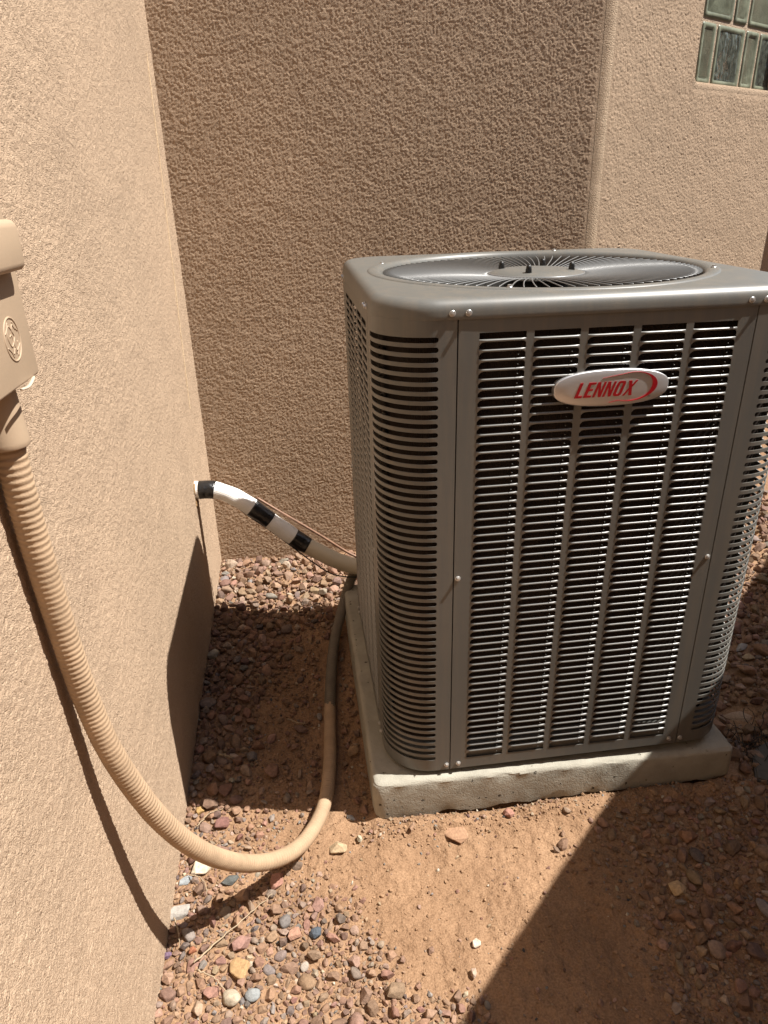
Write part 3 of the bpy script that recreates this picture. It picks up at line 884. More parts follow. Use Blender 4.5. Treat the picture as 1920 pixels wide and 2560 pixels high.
f = [(i*nn+k, i*nn+(k+1) % nn, (i+1)*nn+(k+1) % nn, (i+1)*nn+k) for i in range(len(loops)-1) for k in range(nn)]
cover = link('top_cover', nmesh('top_cover', v, f), PAINT, unit, smooth=35)

# fan guard: swirl wires, hub plate with acorn nuts
ZG = 1.0500
guard = link('fan_guard', nmesh('fan_guard', *tube([Vector((W/2+0.1045*math.cos(2*PI*k/72), W/2+0.1045*math.sin(2*PI*k/72), ZG+0.0010)) for k in range(73)], 0.0028, 8, cap=False)), WIRE, unit, smooth=180)
NW = 96
pth = []
for k in range(13):
    t = k/12
    r = 0.098 + (0.3425-0.098)*t
    a = 0.07*t
    z = ZG + 0.0105*t + 0.003*math.sin(PI*t)
    pth.append(Vector((r*math.cos(a), r*math.sin(a), z)))
wv, wf = tube(pth, 0.00125, 6)
wv = [(p[0], p[1], ZG + (p[2]-ZG)*1.0) for p in wv]
me_w = nmesh('guard_wire', wv, wf); me_w.materials.append(WIRE); me_w.shade_smooth()
for k in range(NW):
    o = link('guard_wire', me_w, None, guard)
    o.location = (W/2, W/2, 0); o.rotation_euler = (0, 0, 2*PI*k/NW)
hv, hf = lathe([(0.111, 1.0455), (0.1105, 1.0480), (0.1085, 1.0505), (0.104, 1.0530), (0.098, 1.0555), (0.088, 1.0585), (0.076, 1.0602), (0.06, 1.0610), (0.03, 1.0614), (0.0, 1.0615)], 64)
hub = link('hub_plate', nmesh('hub_plate', hv, hf), PAINT, unit, smooth=60, loc=(W/2, W/2, 0))
nut = lathe([(0.0075, 0.0), (0.0075, 0.0012), (0.0066, 0.0012)], 16)
def hexprism(r, h0, h1): return lathe([(r, h0), (r, h1)], 6)
mb = MB(); mb.add(*lathe([(0.0072, 0.0), (0.0072, 0.0014)], 16)); mb.add(*hexprism(0.0070, 0.0014, 0.0072))
mb.add(*lathe([(0.0058, 0.0072), (0.0058, 0.0105), (0.0052, 0.0132), (0.0034, 0.0150), (0.0, 0.0156)], 16))
me_nut = mb.mesh('cap_nut'); me_nut.materials.append(RUBBER); me_nut.shade_smooth(); me_nut.set_sharp_from_angle(angle=0.6)
for a in (60, 150, 240, 330):
    o = link('cap_nut', me_nut, None, hub); o.location = (0.078*math.cos(math.radians(a)), 0.078*math.sin(math.radians(a)), 1.0598)
# fan and motor under the guard
mot = link('fan_motor', nmesh('fan_motor', *lathe([(0.07, 0.86), (0.075, 0.875), (0.075, 1.02), (0.06, 1.038)], 32)), DARKIN, unit, smooth=40, loc=(W/2, W/2, 0))
for b in range(4):
    v, f = [], []
    for i in range(7):
        r = 0.07 + 0.25*i/6
        for j in range(9):
            a = b*PI/2 + (-0.42 + 0.84*j/8)*(0.9 + 0.15*i/6)
            v.append((r*math.cos(a), r*math.sin(a), 0.955 + 0.045*(j/8-0.5)*(1.4-0.5*i/6) + 0.01*math.sin(PI*j/8)))
    for i in range(6):
        for j in range(8): f.append((i*9+j, i*9+j+1, (i+1)*9+j+1, (i+1)*9+j))
    o = link('fan_blade', nmesh('fan_blade', v, f), material('fan_metal', (0.22, 0.22, 0.22), 0.4, metal=0.6) if b == 0 else bpy.data.materials['fan_metal'], unit, smooth=180, loc=(W/2, W/2, 0))

# screws
mb = MB(); mb.add(*lathe([(0.0068, 0.0), (0.0068, 0.0010), (0.0060, 0.0018)], 18)); mb.add(*hexprism(0.0046, 0.0018, 0.0058)); mb.add(*lathe([(0.0030, 0.00585), (0.0022, 0.00605), (0.0, 0.00605)], 10))
me_scr = mb.mesh('screw'); me_scr.materials.append(ZINC); me_scr.shade_smooth(); me_scr.set_sharp_from_angle(angle=0.5)
def screw(p, nrm):
    o = link('screw', me_scr, None, unit)
    o.location = p; o.scale = (0.82,)*3; o.rotation_euler = Vector(nrm).to_track_quat('Z', 'Y').to_euler()
for k in range(4):
    m = rot90(k); nr = m.to_3x3() @ Vector((0, -1, 0))
    for (x, z) in ((0.1285, 1.0345), (0.1565, 1.0345), (W-0.1565, 1.0345), (W-0.1285, 1.0345)):
        screw(m @ Vector((x, -0.0022, z)), nr)
    for (x, z) in ((0.1310, 0.0425), (0.1580, 0.0430), (W-0.1580, 0.0430), (W-0.1310, 0.0425), (0.1478, 0.524), (W-0.1478, 0.524)):
        screw(m @ Vector((x, -0.0004, z)), nr)
for a in (64, 154, 244, 334):
    r = 0.3635
    yy = W/2+r*math.sin(math.radians(a)); screw((W/2+r*math.cos(math.radians(a)), yy, ZD+0.0032+TILT*yy), (0, 0, 1))

# badge
bx0, bx1, bz0, bz1 = 0.3135, 0.528, 0.8600, 0.9265
bcx, bcz = (bx0+bx1)/2, (bz0+bz1)/2
def badge_pt(a, sx=1.0):
    # flattened super-ellipse: gently arched top and bottom, rounded ends
    hw, hz = (bx1-bx0)/2*sx, (bz1-bz0)/2
    c, s = math.cos(a), math.sin(a)
    e = 2.9
    rr = (abs(c)**e + abs(s)**e)**(-1/e)
    x = c*rr
    zz = s*rr*(1.0 - 0.12*x*x)
    return (x*hw, zz*hz)
na = 96
v, f = [], []
ringsb = [(1.0, 0.006), (1.0, -0.0055), (0.995, -0.0068), (0.985, -0.0074), (0.7, -0.0086), (0.35, -0.0092), (0.0, -0.0094)]
for sc, y in ringsb:
    for k in range(na):
        x, z = badge_pt(2*PI*k/na)
        if sc > 0.98:
            d = (1-sc)*0.11
            x -= math.copysign(min(abs(x), d), x); z -= math.copysign(min(abs(z), d), z)
        else: x *= sc; z *= sc
        v.append((bcx+x, y, bcz+z))
for i in range(len(ringsb)-1):
    for k in range(na): f.append((i*na+k, i*na+(k+1) % na, (i+1)*na+(k+1) % na, (i+1)*na+k))
badge = link('badge', nmesh('badge', v, f), BRUSHED, front, smooth=50)
YL = -0.0100
def flat_poly(name, pts, mat, thick=0.0006, parent=badge, yb=YL):
    bm = bmesh.new()
    vs = [bm.verts.new((x, yb, z)) for x, z in pts]
    fc = bm.faces.new(vs)
    res = bmesh.ops.extrude_face_region(bm, geom=[fc])
    for q in res['geom']:
        if isinstance(q, bmesh.types.BMVert): q.co.y += thick + 0.0022
    bmesh.ops.recalc_face_normals(bm, faces=bm.faces)
    bmesh.ops.triangulate(bm, faces=[x for x in bm.faces if len(x.verts) > 4])
    me = bpy.data.meshes.new(name); bm.to_mesh(me); bm.free()
    return link(name, me, mat, parent)
# letters: unit cell width w, height 1, stroke t; sheared
def letter_polys(ch):
    t = 0.26
    if ch == 'L': return [[(0,0),(0.62,0),(0.62,0.14),(t,0.14),(t,1),(0,1)]], 0.62
    if ch == 'E': return [[(0,0),(0.66,0),(0.66,0.14),(t,0.14),(t,0.44),(0.58,0.44),(0.58,0.57),(t,0.57),(t,0.86),(0.66,0.86),(0.66,1),(0,1)]], 0.66
    if ch == 'N': return [[(0,0),(0.2,0),(0.2,0.66),(0.5,0),(0.74,0),(0.74,1),(0.54,1),(0.54,0.36),(0.25,1),(0,1)]], 0.74
    if ch == 'X': return [[(0,0),(0.19,0),(0.40,0.37),(0.56,0),(0.84,0),(0.56,0.55),(0.86,1),(0.68,1),(0.48,0.70),(0.34,1),(0.06,1),(0.31,0.5)]], 0.84
    if ch == 'O':
        def rr(w0, w1, h0, h1, r):
            q = []
            for (cx, cz, a0) in ((w1-r, h0+r, -PI/2), (w1-r, h1-r, 0), (w0+r, h1-r, PI/2), (w0+r, h0+r, PI)):
                for k in range(6):
                    a = a0+PI/2*k/5; q.append((cx+r*math.cos(a), cz+r*math.sin(a)))
            return q
        o_, i_ = rr(0, 0.74, 0, 1, 0.2), rr(0.24, 0.5, 0.13, 0.87, 0.1)
        # split the ring in two closed halves
        m = len(o_)//2
        A = o_[:m+1] + i_[:m+1][::-1]
        B = o_[m:] + [o_[0]] + [i_[0]] + i_[m:][::-1]
        return [A, B], 0.74
def warp(x, z): return (bcx + x, bcz + z)
lx = -0.0700; H = 0.0270; zb_ = -0.0148
for ch, wsc in (('L', 1), ('E', 1), ('N', 1), ('N', 1), ('O', 1), ('X', 1)):
    polys, wch = letter_polys(ch)
    sc = 0.0212
    parts = []
    for q in polys:
        pts = []
        for (px, pz) in q:
            x = lx + px*sc + pz*H*0.36
            z = zb_ + pz*H
            pts.append(warp(x, z))
        parts.append(pts)
    o = flat_poly('badge_letter', parts[0], RED)
    if len(parts) > 1:
        o2 = flat_poly('tmp', parts[1], RED)
        bm = bmesh.new(); bm.from_mesh(o.data); bm.from_mesh(o2.data); bm.to_mesh(o.data); bm.free()
        bpy.data.objects.remove(o2)
    lx += wch*sc + 0.0030
# swoosh: tapering arc round the right of the word
pts_o, pts_i = [], []
for k in range(41):
    t = k/40
    a = math.radians(113 - 226*t)
    cx, cz = 0.0360, 0.001
    A, B = 0.0480, 0.0265
    ex = math.cos(a); ez = math.sin(a)
    wdt = 0.0090*math.sin(PI*min(1, max(0, t)))**1.7
    sh = 0.30
    x = cx + A*ex + sh*B*ez*0.55; z = cz + B*ez
    pts_o.append(warp(x, z))
    pts_i.append(warp(cx + (A-wdt)*ex + sh*B*ez*0.55 - 0.0004, cz + (B - 0.0006 - wdt*0.10)*ez))
# long thin leading tail and lower tail
top_tail = warp(-0.020, 0.0190); bot_tail = warp(-0.004, -0.0262)
flat_poly('badge_swoosh', [top_tail] + pts_o + [bot_tail] + pts_i[::-1], RED)
# registered mark
mb = MB()
mb.add(*tube([Vector((bcx+0.0715+0.0021*math.cos(2*PI*k/20), YL+0.0008, bcz-0.0185+0.0021*math.sin(2*PI*k/20))) for k in range(21)], 0.00028, 6, cap=False))
for a_, b_ in (((-0.0007, -0.001), (-0.0007, 0.001)), ((-0.0007, 0.001), (0.0006, 0.0009)), ((0.0006, 0.0009), (0.0006, 0.0001)), ((0.0006, 0.0001), (-0.0007, 0.0)), ((-0.0001, 0.0), (0.0008, -0.001))):
    mb.add(*tube([Vector((bcx+0.0715+a_[0], YL+0.0008, bcz-0.0185+a_[1])), Vector((bcx+0.0715+b_[0], YL+0.0008, bcz-0.0185+b_[1]))], 0.0002, 5))
link('registered_mark', mb.mesh('registered_mark'), GREYMARK, badge)

# ------------------------------------------------------------------ electrical conduit
HR = 0.0166
cpts = [(-0.443,-0.427,1.005), (-0.443,-0.426,0.957), (-0.4435,-0.424,0.917), (-0.444,-0.420,0.862), (-0.4435,-0.410,0.753), (-0.440,-0.398,0.626), (-0.426,-0.387,0.508),
        (-0.396,-0.355,0.358), (-0.357,-0.308,0.225), (-0.309,-0.224,0.083), (-0.249,-0.166,0.012), (-0.197,-0.085,-0.042), (-0.152,0.03,-0.072), (-0.130,0.18,-0.083), (-0.114,0.43,-0.085), (-0.089,0.665,-0.080), (-0.055,0.79,-0.040), (-0.015,0.87,0.03), (0.03,0.90,0.10), (0.085,0.87,0.15), (0.10,0.80,0.16)]
pth, LT = resample(catmull(cpts, 24), 0.0013)
RIB = 0.0078
def hrad(i, s, a):
    ph = (s/RIB + a/(2*PI)*0.0) % 1.0
    return HR*(0.972 + (0.028 + 0.007*math.sin(s*23))*math.sin(2*PI*ph + 0.5*math.sin(s*61)) + 0.006*math.sin(4*PI*ph) + 0.006*math.sin(s*140 + 2*a))
v, f = tube(pth, hrad, 16)
me = nmesh('conduit_hose', v, f)
me.materials.append(TANPAINT); me.materials.append(HOSEGREY)
# overspray ends in a jagged edge
lens = 0.0; cut = None
for i, p in enumerate(pth):
    if p.y > 0.385 and p.z < 0: cut = i; break
for pi_, poly in enumerate(me.polygons):
    if pi_ < (len(pth)-1)*16:
        i, k = divmod(pi_, 16)
        side = math.cos(2*PI*k/16 - 0.6)
        if i > cut + int(14*math.sin(k*1.9) + 7*math.sin(k*4.3) + 90*max(0, -side)): poly.material_index = 1
conduit = thing('electrical_conduit', 'ribbed tan painted flexible conduit looping down the wall to the unit', 'conduit', (-0.443, -0.427, 1.0))
def inv_parent(o, par):
    o.parent = par; o.matrix_parent_inverse = Matrix.Translation(-Vector(par.location))
    return o
inv_parent(link('conduit_hose', me, None, None, smooth=180), conduit)
# fitting: hexagonal locknut body and compression gland
mb = MB()
m0 = Matrix.Translation((-0.443, -0.428, 0))
mb.add(*lathe([(0.0160, 0.9855), (0.0222, 0.9858), (0.0230, 0.9875), (0.0232, 0.992), (0.0226, 1.000), (0.0212, 1.030), (0.0206, 1.044), (0.0200, 1.0515)], 32), m0)
inv_parent(link('conduit_fitting', mb.mesh('conduit_fitting'), BOXPAINT, None, smooth=40), conduit)

# ------------------------------------------------------------------ disconnect box on the left wall
BY0, BY1, BZ0, BZ1 = -0.555, -0.388, 1.052, 1.30
dbox = thing('disconnect_box', 'tan painted electrical disconnect box with round raised emblem on left wall', 'electrical box', (wall_x(-0.45), -0.45, BZ0))
def wl(x, y, z): return (wall_x(y) + x, y, z)
def wallbox(name, x0, x1, y0, y1, z0, z1, bev, mat):
    me = bevel_box(name, (x0, x1, y0, y1, z0, z1), bev)
    for q in me.vertices: q.co.x += wall_x(q.co.y)
    o = link(name, me, mat, None, smooth=40); return inv_parent(o, dbox)
wallbox('housing', 0.0, 0.060, BY0, BY1, BZ0, BZ1, 0.003, BOXPAINT)
wallbox('hood', 0.0605, 0.078, BY0-0.005, BY1-0.018, 1.158, 1.204, 0.0075, BOXPAINT)
wallbox('upper_cover', 0.0605, 0.069, BY0, BY1-0.035, 1.2045, BZ1-0.004, 0.003, BOXPAINT)
# raised round emblem: ring with curling script strokes
ec = (0.0603, -0.4415, 1.097)
mb = MB()
mb.add(*tube([Vector(wl(ec[0]-0.0004, ec[1]+0.0200*math.cos(2*PI*k/48), ec[2]+0.0205*math.sin(2*PI*k/48))) for k in range(49)], 0.0011, 8, cap=False))
def curl(pts): mb.add(*tube([Vector(wl(ec[0]-0.0003, ec[1]+p.x, ec[2]+p.y)) for p in catmull([(a, b, 0) for a, b in pts], 6)], 0.00085, 6))
curl([(0.001,0.009),(-0.004,0.013),(-0.010,0.009),(-0.011,0.001),(-0.006,-0.006),(0.0,-0.003),(-0.001,0.004),(-0.006,0.003)])
curl([(0.011,0.008),(0.006,0.013),(0.002,0.008),(0.006,0.002),(0.002,-0.004),(0.004,-0.011),(0.010,-0.009),(0.011,-0.003)])
curl([(-0.010,-0.011),(-0.004,-0.013),(0.0,-0.009),(0.002,-0.014)])
for k in range(4):
    a = PI/4 + k*PI/2
    curl([(0.0175*math.cos(a-0.45), 0.0175*math.sin(a-0.45)), (0.0145*math.cos(a), 0.0145*math.sin(a)), (0.0175*math.cos(a+0.4), 0.0175*math.sin(a+0.4))])
inv_parent(link('emblem', mb.mesh('emblem'), BOXPAINT, None, smooth=180), dbox)
# cream gasket strip poking out below the cover
pth = catmull([wl(0.061, -0.452, 1.0500), wl(0.0625, -0.438, 1.0490), wl(0.0620, -0.425, 1.0505), wl(0.0605, -0.413, 1.0520), wl(0.058, -0.405, 1.052)], 5)
inv_parent(link('gasket_strip', nmesh('gasket_strip', *tube(pth, lambda i, s, a: 0.0011 + 0.0009*abs(math.sin(a)), 8)), CREAM, None, smooth=180), dbox)

# ------------------------------------------------------------------ refrigerant line set
LR = 0.0278
lset = thing('refrigerant_line', 'white insulated pipe with black tape bands running from the wall hole to the unit', 'pipe', (-0.488, 0.926, 0.385))
lp = [(-0.520,0.925,0.383), (-0.478,0.924,0.384), (-0.425,0.920,0.382), (-0.372,0.913,0.360), (-0.318,0.905,0.322), (-0.232,0.893,0.246), (-0.175,0.885,0.198), (-0.12,0.876,0.160), (-0.05,0.868,0.118), (0.02,0.862,0.092), (0.09,0.858,0.085), (0.15,0.835,0.085)]
pth, LL = resample(catmull(lp, 24), 0.004)
def sub(path, s0, s1):
    out = []; s = 0.0
    for i, p in enumerate(path):
        if i: s += (p-path[i-1]).length
        if s0 <= s <= s1: out.append(p)
    return out
# arc lengths where features sit, found by x
def s_at(x):
    s = 0.0
    for i, p in enumerate(pth):
        if i: s += (p-pth[i-1]).length
        if p.x >= x: return s
    return s
s3 = s_at(-0.155)
part1 = sub(pth, 0, s3); part2 = sub(pth, s3-0.004, LL)
def wrinkle(i, s, a): return LR*(1 + 0.035*math.sin(s*38) + 0.02*math.sin(s*95+2*a) + 0.008*math.sin(3*a+s*60))
v, f = tube(part1, wrinkle, 28)
me = nmesh('insulation_wrap', v, f)
uvl = me.uv_layers.new(name='UVMap')
for pi_, poly in enumerate(me.polygons):
    if len(poly.loop_indices) == 4:
        i, k = divmod(pi_, 28)
        for li, (du, dv) in zip(poly.loop_indices, ((0, 0), (0, 1), (1, 1), (1, 0))):
            uvl.data[li].uv = ((i+du)*0.004*52, (k+dv)/28*2*PI*LR*52)
weave(WHITEWRAP)
inv_parent(link('insulation_wrap', me, WHITEWRAP, None, smooth=180), lset)
inv_parent(link('foam_sleeve', nmesh('foam_sleeve', *tube(part2, lambda i, s, a: LR*0.97, 24)), BEIGEFOAM, None, smooth=180), lset)['label'] = 'plain beige foam end'
for (xa_, xb_) in ((-0.472, -0.425), (-0.316, -0.262), (-0.192, -0.150)):
    q = sub(pth, s_at(xa_), s_at(xb_))
    inv_parent(link('tape_band', nmesh('tape_band', *tube(q, lambda i, s, a: wrinkle(0, s+s_at(xa_), a) + 0.0011 + 0.0003*math.sin(s*700+3*a), 28)), TAPE, None, smooth=180), lset)
# bare copper liquid line and thin control wire alongside
cp = catmull([(-0.30,0.945,0.335), (-0.228,0.935,0.283), (-0.16,0.932,0.232), (-0.10,0.93,0.186), (0.0,0.925,0.108), (0.07,0.90,0.085), (0.12,0.85,0.085)], 10)
inv_parent(link('copper_pipe', nmesh('copper_pipe', *tube(cp, 0.0046, 10)), COPPER, None, smooth=180), lset)
cp = catmull([(-0.385,0.900,0.352), (-0.33,0.890,0.300), (-0.26,0.882,0.240), (-0.19,0.868,0.178), (-0.13,0.855,0.125), (-0.07,0.845,0.082), (0.0,0.85,0.062), (0.08,0.85,0.062)], 10)
inv_parent(link('control_wire', nmesh('control_wire', *tube(cp, 0.0022, 8)), RUBBER, None, smooth=180), lset)

# ------------------------------------------------------------------ stones
def stone_variant(seed, subdiv, planes, angular):
    r = random.Random(seed)
    bm = bmesh.new()
    if angular:
        # broken rock: the hull of a few random points, edges chipped on the larger ones
        sx, sy, sz = 1.0, r.uniform(0.5, 0.95), r.uniform(0.45, 0.85)
        for k in range(planes + 3):
            z = 1 - 2*(k+0.5)/(planes+3); a = k*2.399963 + r.uniform(-0.7, 0.7); z = max(-1, min(1, z + r.uniform(-.25, .25)))
            q = math.sqrt(max(0, 1-z*z)); rad = r.uniform(0.8, 1.08)
            bm.verts.new((q*math.cos(a)*rad*sx, q*math.sin(a)*rad*sy, z*rad*sz))
        h = bmesh.ops.convex_hull(bm, input=bm.verts)
        bmesh.ops.delete(bm, geom=[g for g in h['geom_interior'] if isinstance(g, bmesh.types.BMVert)], context='VERTS')
        bmesh.ops.dissolve_limit(bm, angle_limit=math.radians(14), verts=bm.verts, edges=bm.edges)
        if subdiv >= 3: bmesh.ops.bevel(bm, geom=bm.edges[:], offset=0.04, segments=1, affect='EDGES', clamp_overlap=True)
        bmesh.ops.triangulate(bm, faces=bm.faces)
        me = bpy.data.meshes.new('stone'); bm.to_mesh(me); bm.free()
        return me
    bmesh.ops.create_icosphere(bm, subdivisions=subdiv, radius=1.0)
    pl = []
    for k in range(planes):
        z = 1 - 2*(k+0.5)/planes; a = k*2.399963 + r.uniform(-0.5, 0.5)
        q = math.sqrt(max(0, 1-z*z))
        n_ = Vector((q*math.cos(a), q*math.sin(a), z)) + Vector((r.uniform(-.35, .35), r.uniform(-.35, .35), r.uniform(-.35, .35)))
        pl.append((n_.normalized(), r.uniform(0.62, 1.0)))
    for v_ in bm.verts:
        d = v_.co.normalized()
        rad = min([h_/max(1e-3, d.dot(n_)) if d.dot(n_) > 0.05 else 9 for n_, h_ in pl] + [1.15])
        v_.co = d*(0.55*rad + 0.45*0.85)
    sx, sy, sz = 1.0, r.uniform(0.55, 0.92), r.uniform(0.40, 0.66)
    for v_ in bm.verts: v_.co = Vector((v_.co.x*sx, v_.co.y*sy, v_.co.z*sz))
    me = bpy.data.meshes.new('stone'); bm.to_mesh(me); bm.free()
    me.shade_smooth()
    return me
V_LOW = [stone_variant(100+i, 2, 8 + i % 5, i % 3 != 0) for i in range(36)]
V_HI = [stone_variant(400+i, 3, 8 + i % 6, i % 3 != 0) for i in range(30)]
V_TINY = [stone_variant(800+i, 1, 9, True) for i in range(16)]
for me in V_HI: me.materials.append(STONE_OBJ)
def arr(me): return (np.array([q.co[:] for q in me.vertices]), np.array([q.vertices[:] for q in me.polygons]))
A_LOW = [arr(m) for m in V_LOW]; A_TINY = [arr(m) for m in V_TINY]

PAL = {'red': (0.235, 0.128, 0.098), 'maroon': (0.135, 0.080, 0.070), 'pink': (0.31, 0.205, 0.16), 'grey': (0.19, 0.19, 0.186), 'tan': (0.29, 0.215, 0.14),
       'white': (0.47, 0.42, 0.34), 'slate': (0.07, 0.074, 0.08), 'brown': (0.175, 0.112, 0.074), 'buff': (0.34, 0.25, 0.18)}
def palette(zone):
    w = {'corner': [('red', .28), ('maroon', .14), ('pink', .16), ('grey', .16), ('tan', .09), ('white', .04), ('slate', .03), ('brown', .10)],
         'strip': [('red', .24), ('maroon', .22), ('pink', .12), ('grey', .10), ('tan', .08), ('white', .02), ('slate', .02), ('brown', .20)],
         'back': [('red', .26), ('maroon', .10), ('pink', .26), ('grey', .08), ('tan', .14), ('white', .05), ('slate', .01), ('brown', .10)],
         'front': [('red', .12), ('maroon', .05), ('pink', .2), ('grey', .16), ('tan', .22), ('white', .08), ('slate', .03), ('brown', .14)],
         'right': [('red', .2), ('maroon', .14), ('pink', .12), ('grey', .18), ('tan', .16), ('white', .04), ('slate', .05), ('brown', .11)],
         'side': [('red', .24), ('maroon', .22), ('pink', .14), ('grey', .12), ('tan', .12), ('white', .02), ('slate', .03), ('brown', .11)]}[zone]
    x = rng.random(); s = 0
    for n_, p in w:
        s += p
        if x <= s: return n_
    return w[0][0]
DUST = (0.295, 0.183, 0.108)
def stone_color(cn, dust=0.30):
    c = tuple(q*0.68 + w*0.32 for q, w in zip(PAL[cn], (0.21, 0.145, 0.115))); b = rng.uniform(0.72, 1.25); d = rng.uniform(0, 2)*dust
    return tuple((x*b*(1+rng.uniform(-.06, .06)))*(1-d) + y*d for x, y in zip(c, DUST))

placed = {}      # hash grid
CELL = 0.03
def free(x, y, r, k=0.78):
    cx, cy = int(math.floor(x/CELL)), int(math.floor(y/CELL)); R_ = 2
    for i in range(cx-R_, cx+R_+1):
        for j in range(cy-R_, cy+R_+1):
            for (a, b, c) in placed.get((i, j), ()):
                if (a-x)**2 + (b-y)**2 < ((c+r)*k)**2: return False
    return True
def put(x, y, r): placed.setdefault((int(math.floor(x/CELL)), int(math.floor(y/CELL))), []).append((x, y, r))
def in_pad(x, y, m=0.0): return PX0-m < x < PX1+m and PY0-m < y < PY1+m
def ok_place(x, y, r):
    if in_pad(x, y, r*0.9): return False
    if x < wall_x(y) + r*0.75: return False
    if y > 1.31 - r*0.7 and x < 0.95: return False
    if x > 0.9 and (Vector((x, y, 0)) - c1).dot(A2n) > -r*0.7: return False
    # keep the hose bed clear
    if 0.0 < y < 0.75 and abs(x - (-0.125 + 0.05*(y-0.2))) < 0.026 + r*0.5: return False
    return True

HERO = [  # label, (x, y), size, aspect, flatness, colour, yaw, smooth variant?
 ('tan squarish stone resting on dirt left of the pad corner', (-0.125, -0.069), 0.042, 0.85, 0.6, (0.40, 0.30, 0.19), 0.2),
 ('large flat brown stone half buried in dirt before the pad', (0.137, -0.068), 0.078, 0.75, 0.22, (0.33, 0.20, 0.125), 1.9),
 ('chalky white chunk against the left wall under the conduit', (-0.420, -0.084), 0.050, 0.85, 0.6, (0.58, 0.51, 0.40), 0.6),
 ('dark slate bar with a flat top under the conduit loop', (-0.357, -0.123), 0.043, 0.55, 0.5, (0.10, 0.105, 0.10), 0.25),
 ('blue black triangular stone among small pebbles', (-0.183, -0.253), 0.026, 0.9, 0.6, (0.075, 0.09, 0.11), 1.2),
 ('largest tan brown stone at the bottom of the gravel corner', (-0.328, -0.311), 0.048, 0.9, 0.5, (0.36, 0.235, 0.12), 1.3),
 ('dusty pink angular stone above the largest tan stone', (-0.326, -0.262), 0.043, 0.75, 0.6, (0.31, 0.185, 0.155), 0.4),
 ('pale blue grey finger shaped stone near the left wall', (-0.452, -0.113), 0.034, 0.5, 0.5, (0.30, 0.33, 0.35), 0.5),
 ('long pale grey stone lying against the left wall', (-0.455, -0.182), 0.050, 0.6, 0.45, (0.33, 0.31, 0.285), 0.1),
 ('bright orange pebble in the gravel corner', (-0.415, -0.270), 0.019, 0.85, 0.8, (0.36, 0.15, 0.085), 0.5),
 ('small purple stone touching the left wall', (-0.464, -0.270), 0.020, 0.7, 0.7, (0.15, 0.10, 0.15), 0.3),
 ('rounded blue grey stone at the bottom edge of the gravel', (-0.300, -0.362), 0.030, 0.85, 0.6, (0.25, 0.265, 0.27), 0.4),
 ('pale wedge shaped stone beside the rounded blue grey one', (-0.338, -0.366), 0.040, 0.75, 0.55, (0.40, 0.34, 0.26), 2.4),
 ('large maroon lump in sunlight beyond the conduit', (-0.385, 0.030), 0.040, 0.85, 0.7, (0.20, 0.105, 0.09), 0.3),
 ('amber yellow stone at the wall by the shadow edge', (-0.440, 0.071), 0.024, 0.7, 0.7, (0.37, 0.24, 0.10), 0.3),
 ('pale tan stone brightest in the shaded gravel at right', (0.562, -0.270), 0.038, 0.85, 0.6, (0.46, 0.33, 0.19), 0.3),
 ('big rusty brown stone in shade before the pad corner', (0.647, -0.159), 0.050, 0.75, 0.5, (0.27, 0.15, 0.09), 0.1),
 ('large flat tan stone beside the right corner of the pad', (0.985, 0.190), 0.085, 0.5, 0.28, (0.34, 0.25, 0.18), -0.2),
 ('round tan stone right of the unit', (1.225, 0.586), 0.046, 0.85, 0.75, (0.37, 0.25, 0.18), 0.0),
 ('long pale grey stone right of the unit', (1.158, 0.454), 0.056, 0.45, 0.4, (0.34, 0.33, 0.32), 0.5),
 ('squarish yellow tan stone right of the unit', (1.149, 0.404), 0.038, 0.85, 0.6, (0.40, 0.31, 0.20), 0.3),
 ('small pale angular stone alone on sunlit dirt, the farther of two', (0.121, -0.323), 0.021, 0.8, 0.75, (0.52, 0.42, 0.34), 0.4),
 ('small pale upright stone alone on sunlit dirt, nearer the bottom edge', (0.103, -0.378), 0.020, 0.6, 0.9, (0.42, 0.32, 0.25), 1.4),
 ('small blue grey stone at the left foot of the pad corner', (-0.092, 0.008), 0.025, 0.6, 0.6, (0.32, 0.34, 0.36), -0.8),
 ('reddish stone pressed against the front of the pad', (0.270, -0.045), 0.028, 0.8, 0.7, (0.32, 0.17, 0.13), 0.4),
 ('pinkish brown block among pebbles below the conduit', (-0.224, -0.252), 0.032, 0.8, 0.6, (0.36, 0.21, 0.15), 0.3),
 ('slim reddish wedge beside the blue black triangular stone', (-0.150, -0.270), 0.034, 0.5, 0.5, (0.30, 0.17, 0.13), -0.6),
 ('dusty red stone pointing up under the conduit shadow', (-0.262, -0.135), 0.040, 0.75, 0.5, (0.33, 0.175, 0.135), 1.0),
]
sel_ang = [m for i, m in enumerate(V_HI) if i % 3 != 0]; sel_rnd = [m for i, m in enumerate(V_HI) if i % 3 == 0]
for i, (lab, (x, y), sz, asp, fl, col, yaw) in enumerate(HERO):
    o = bpy.data.objects.new('stone', (sel_rnd if 'round' in lab else sel_ang)[i % (10 if 'round' in lab else 20)]); C.objects.link(o)
    r = sz*0.5
    bb = o.data.vertices
    ext = [max(abs(q.co[k]) for q in bb) for k in range(3)]
    o.scale = (r/ext[0], r*asp/ext[1], r*fl/ext[2])
    o.location = (x, y, float(hgt(x, y)) + r*fl*(0.55 if fl > 0.3 else -0.25))
    o.rotation_euler = (rng.uniform(-.12, .12), rng.uniform(-.12, .12), yaw)
    o.color = (*col, 1)
    tag(o, lab, 'stone')
    put(x, y, r)

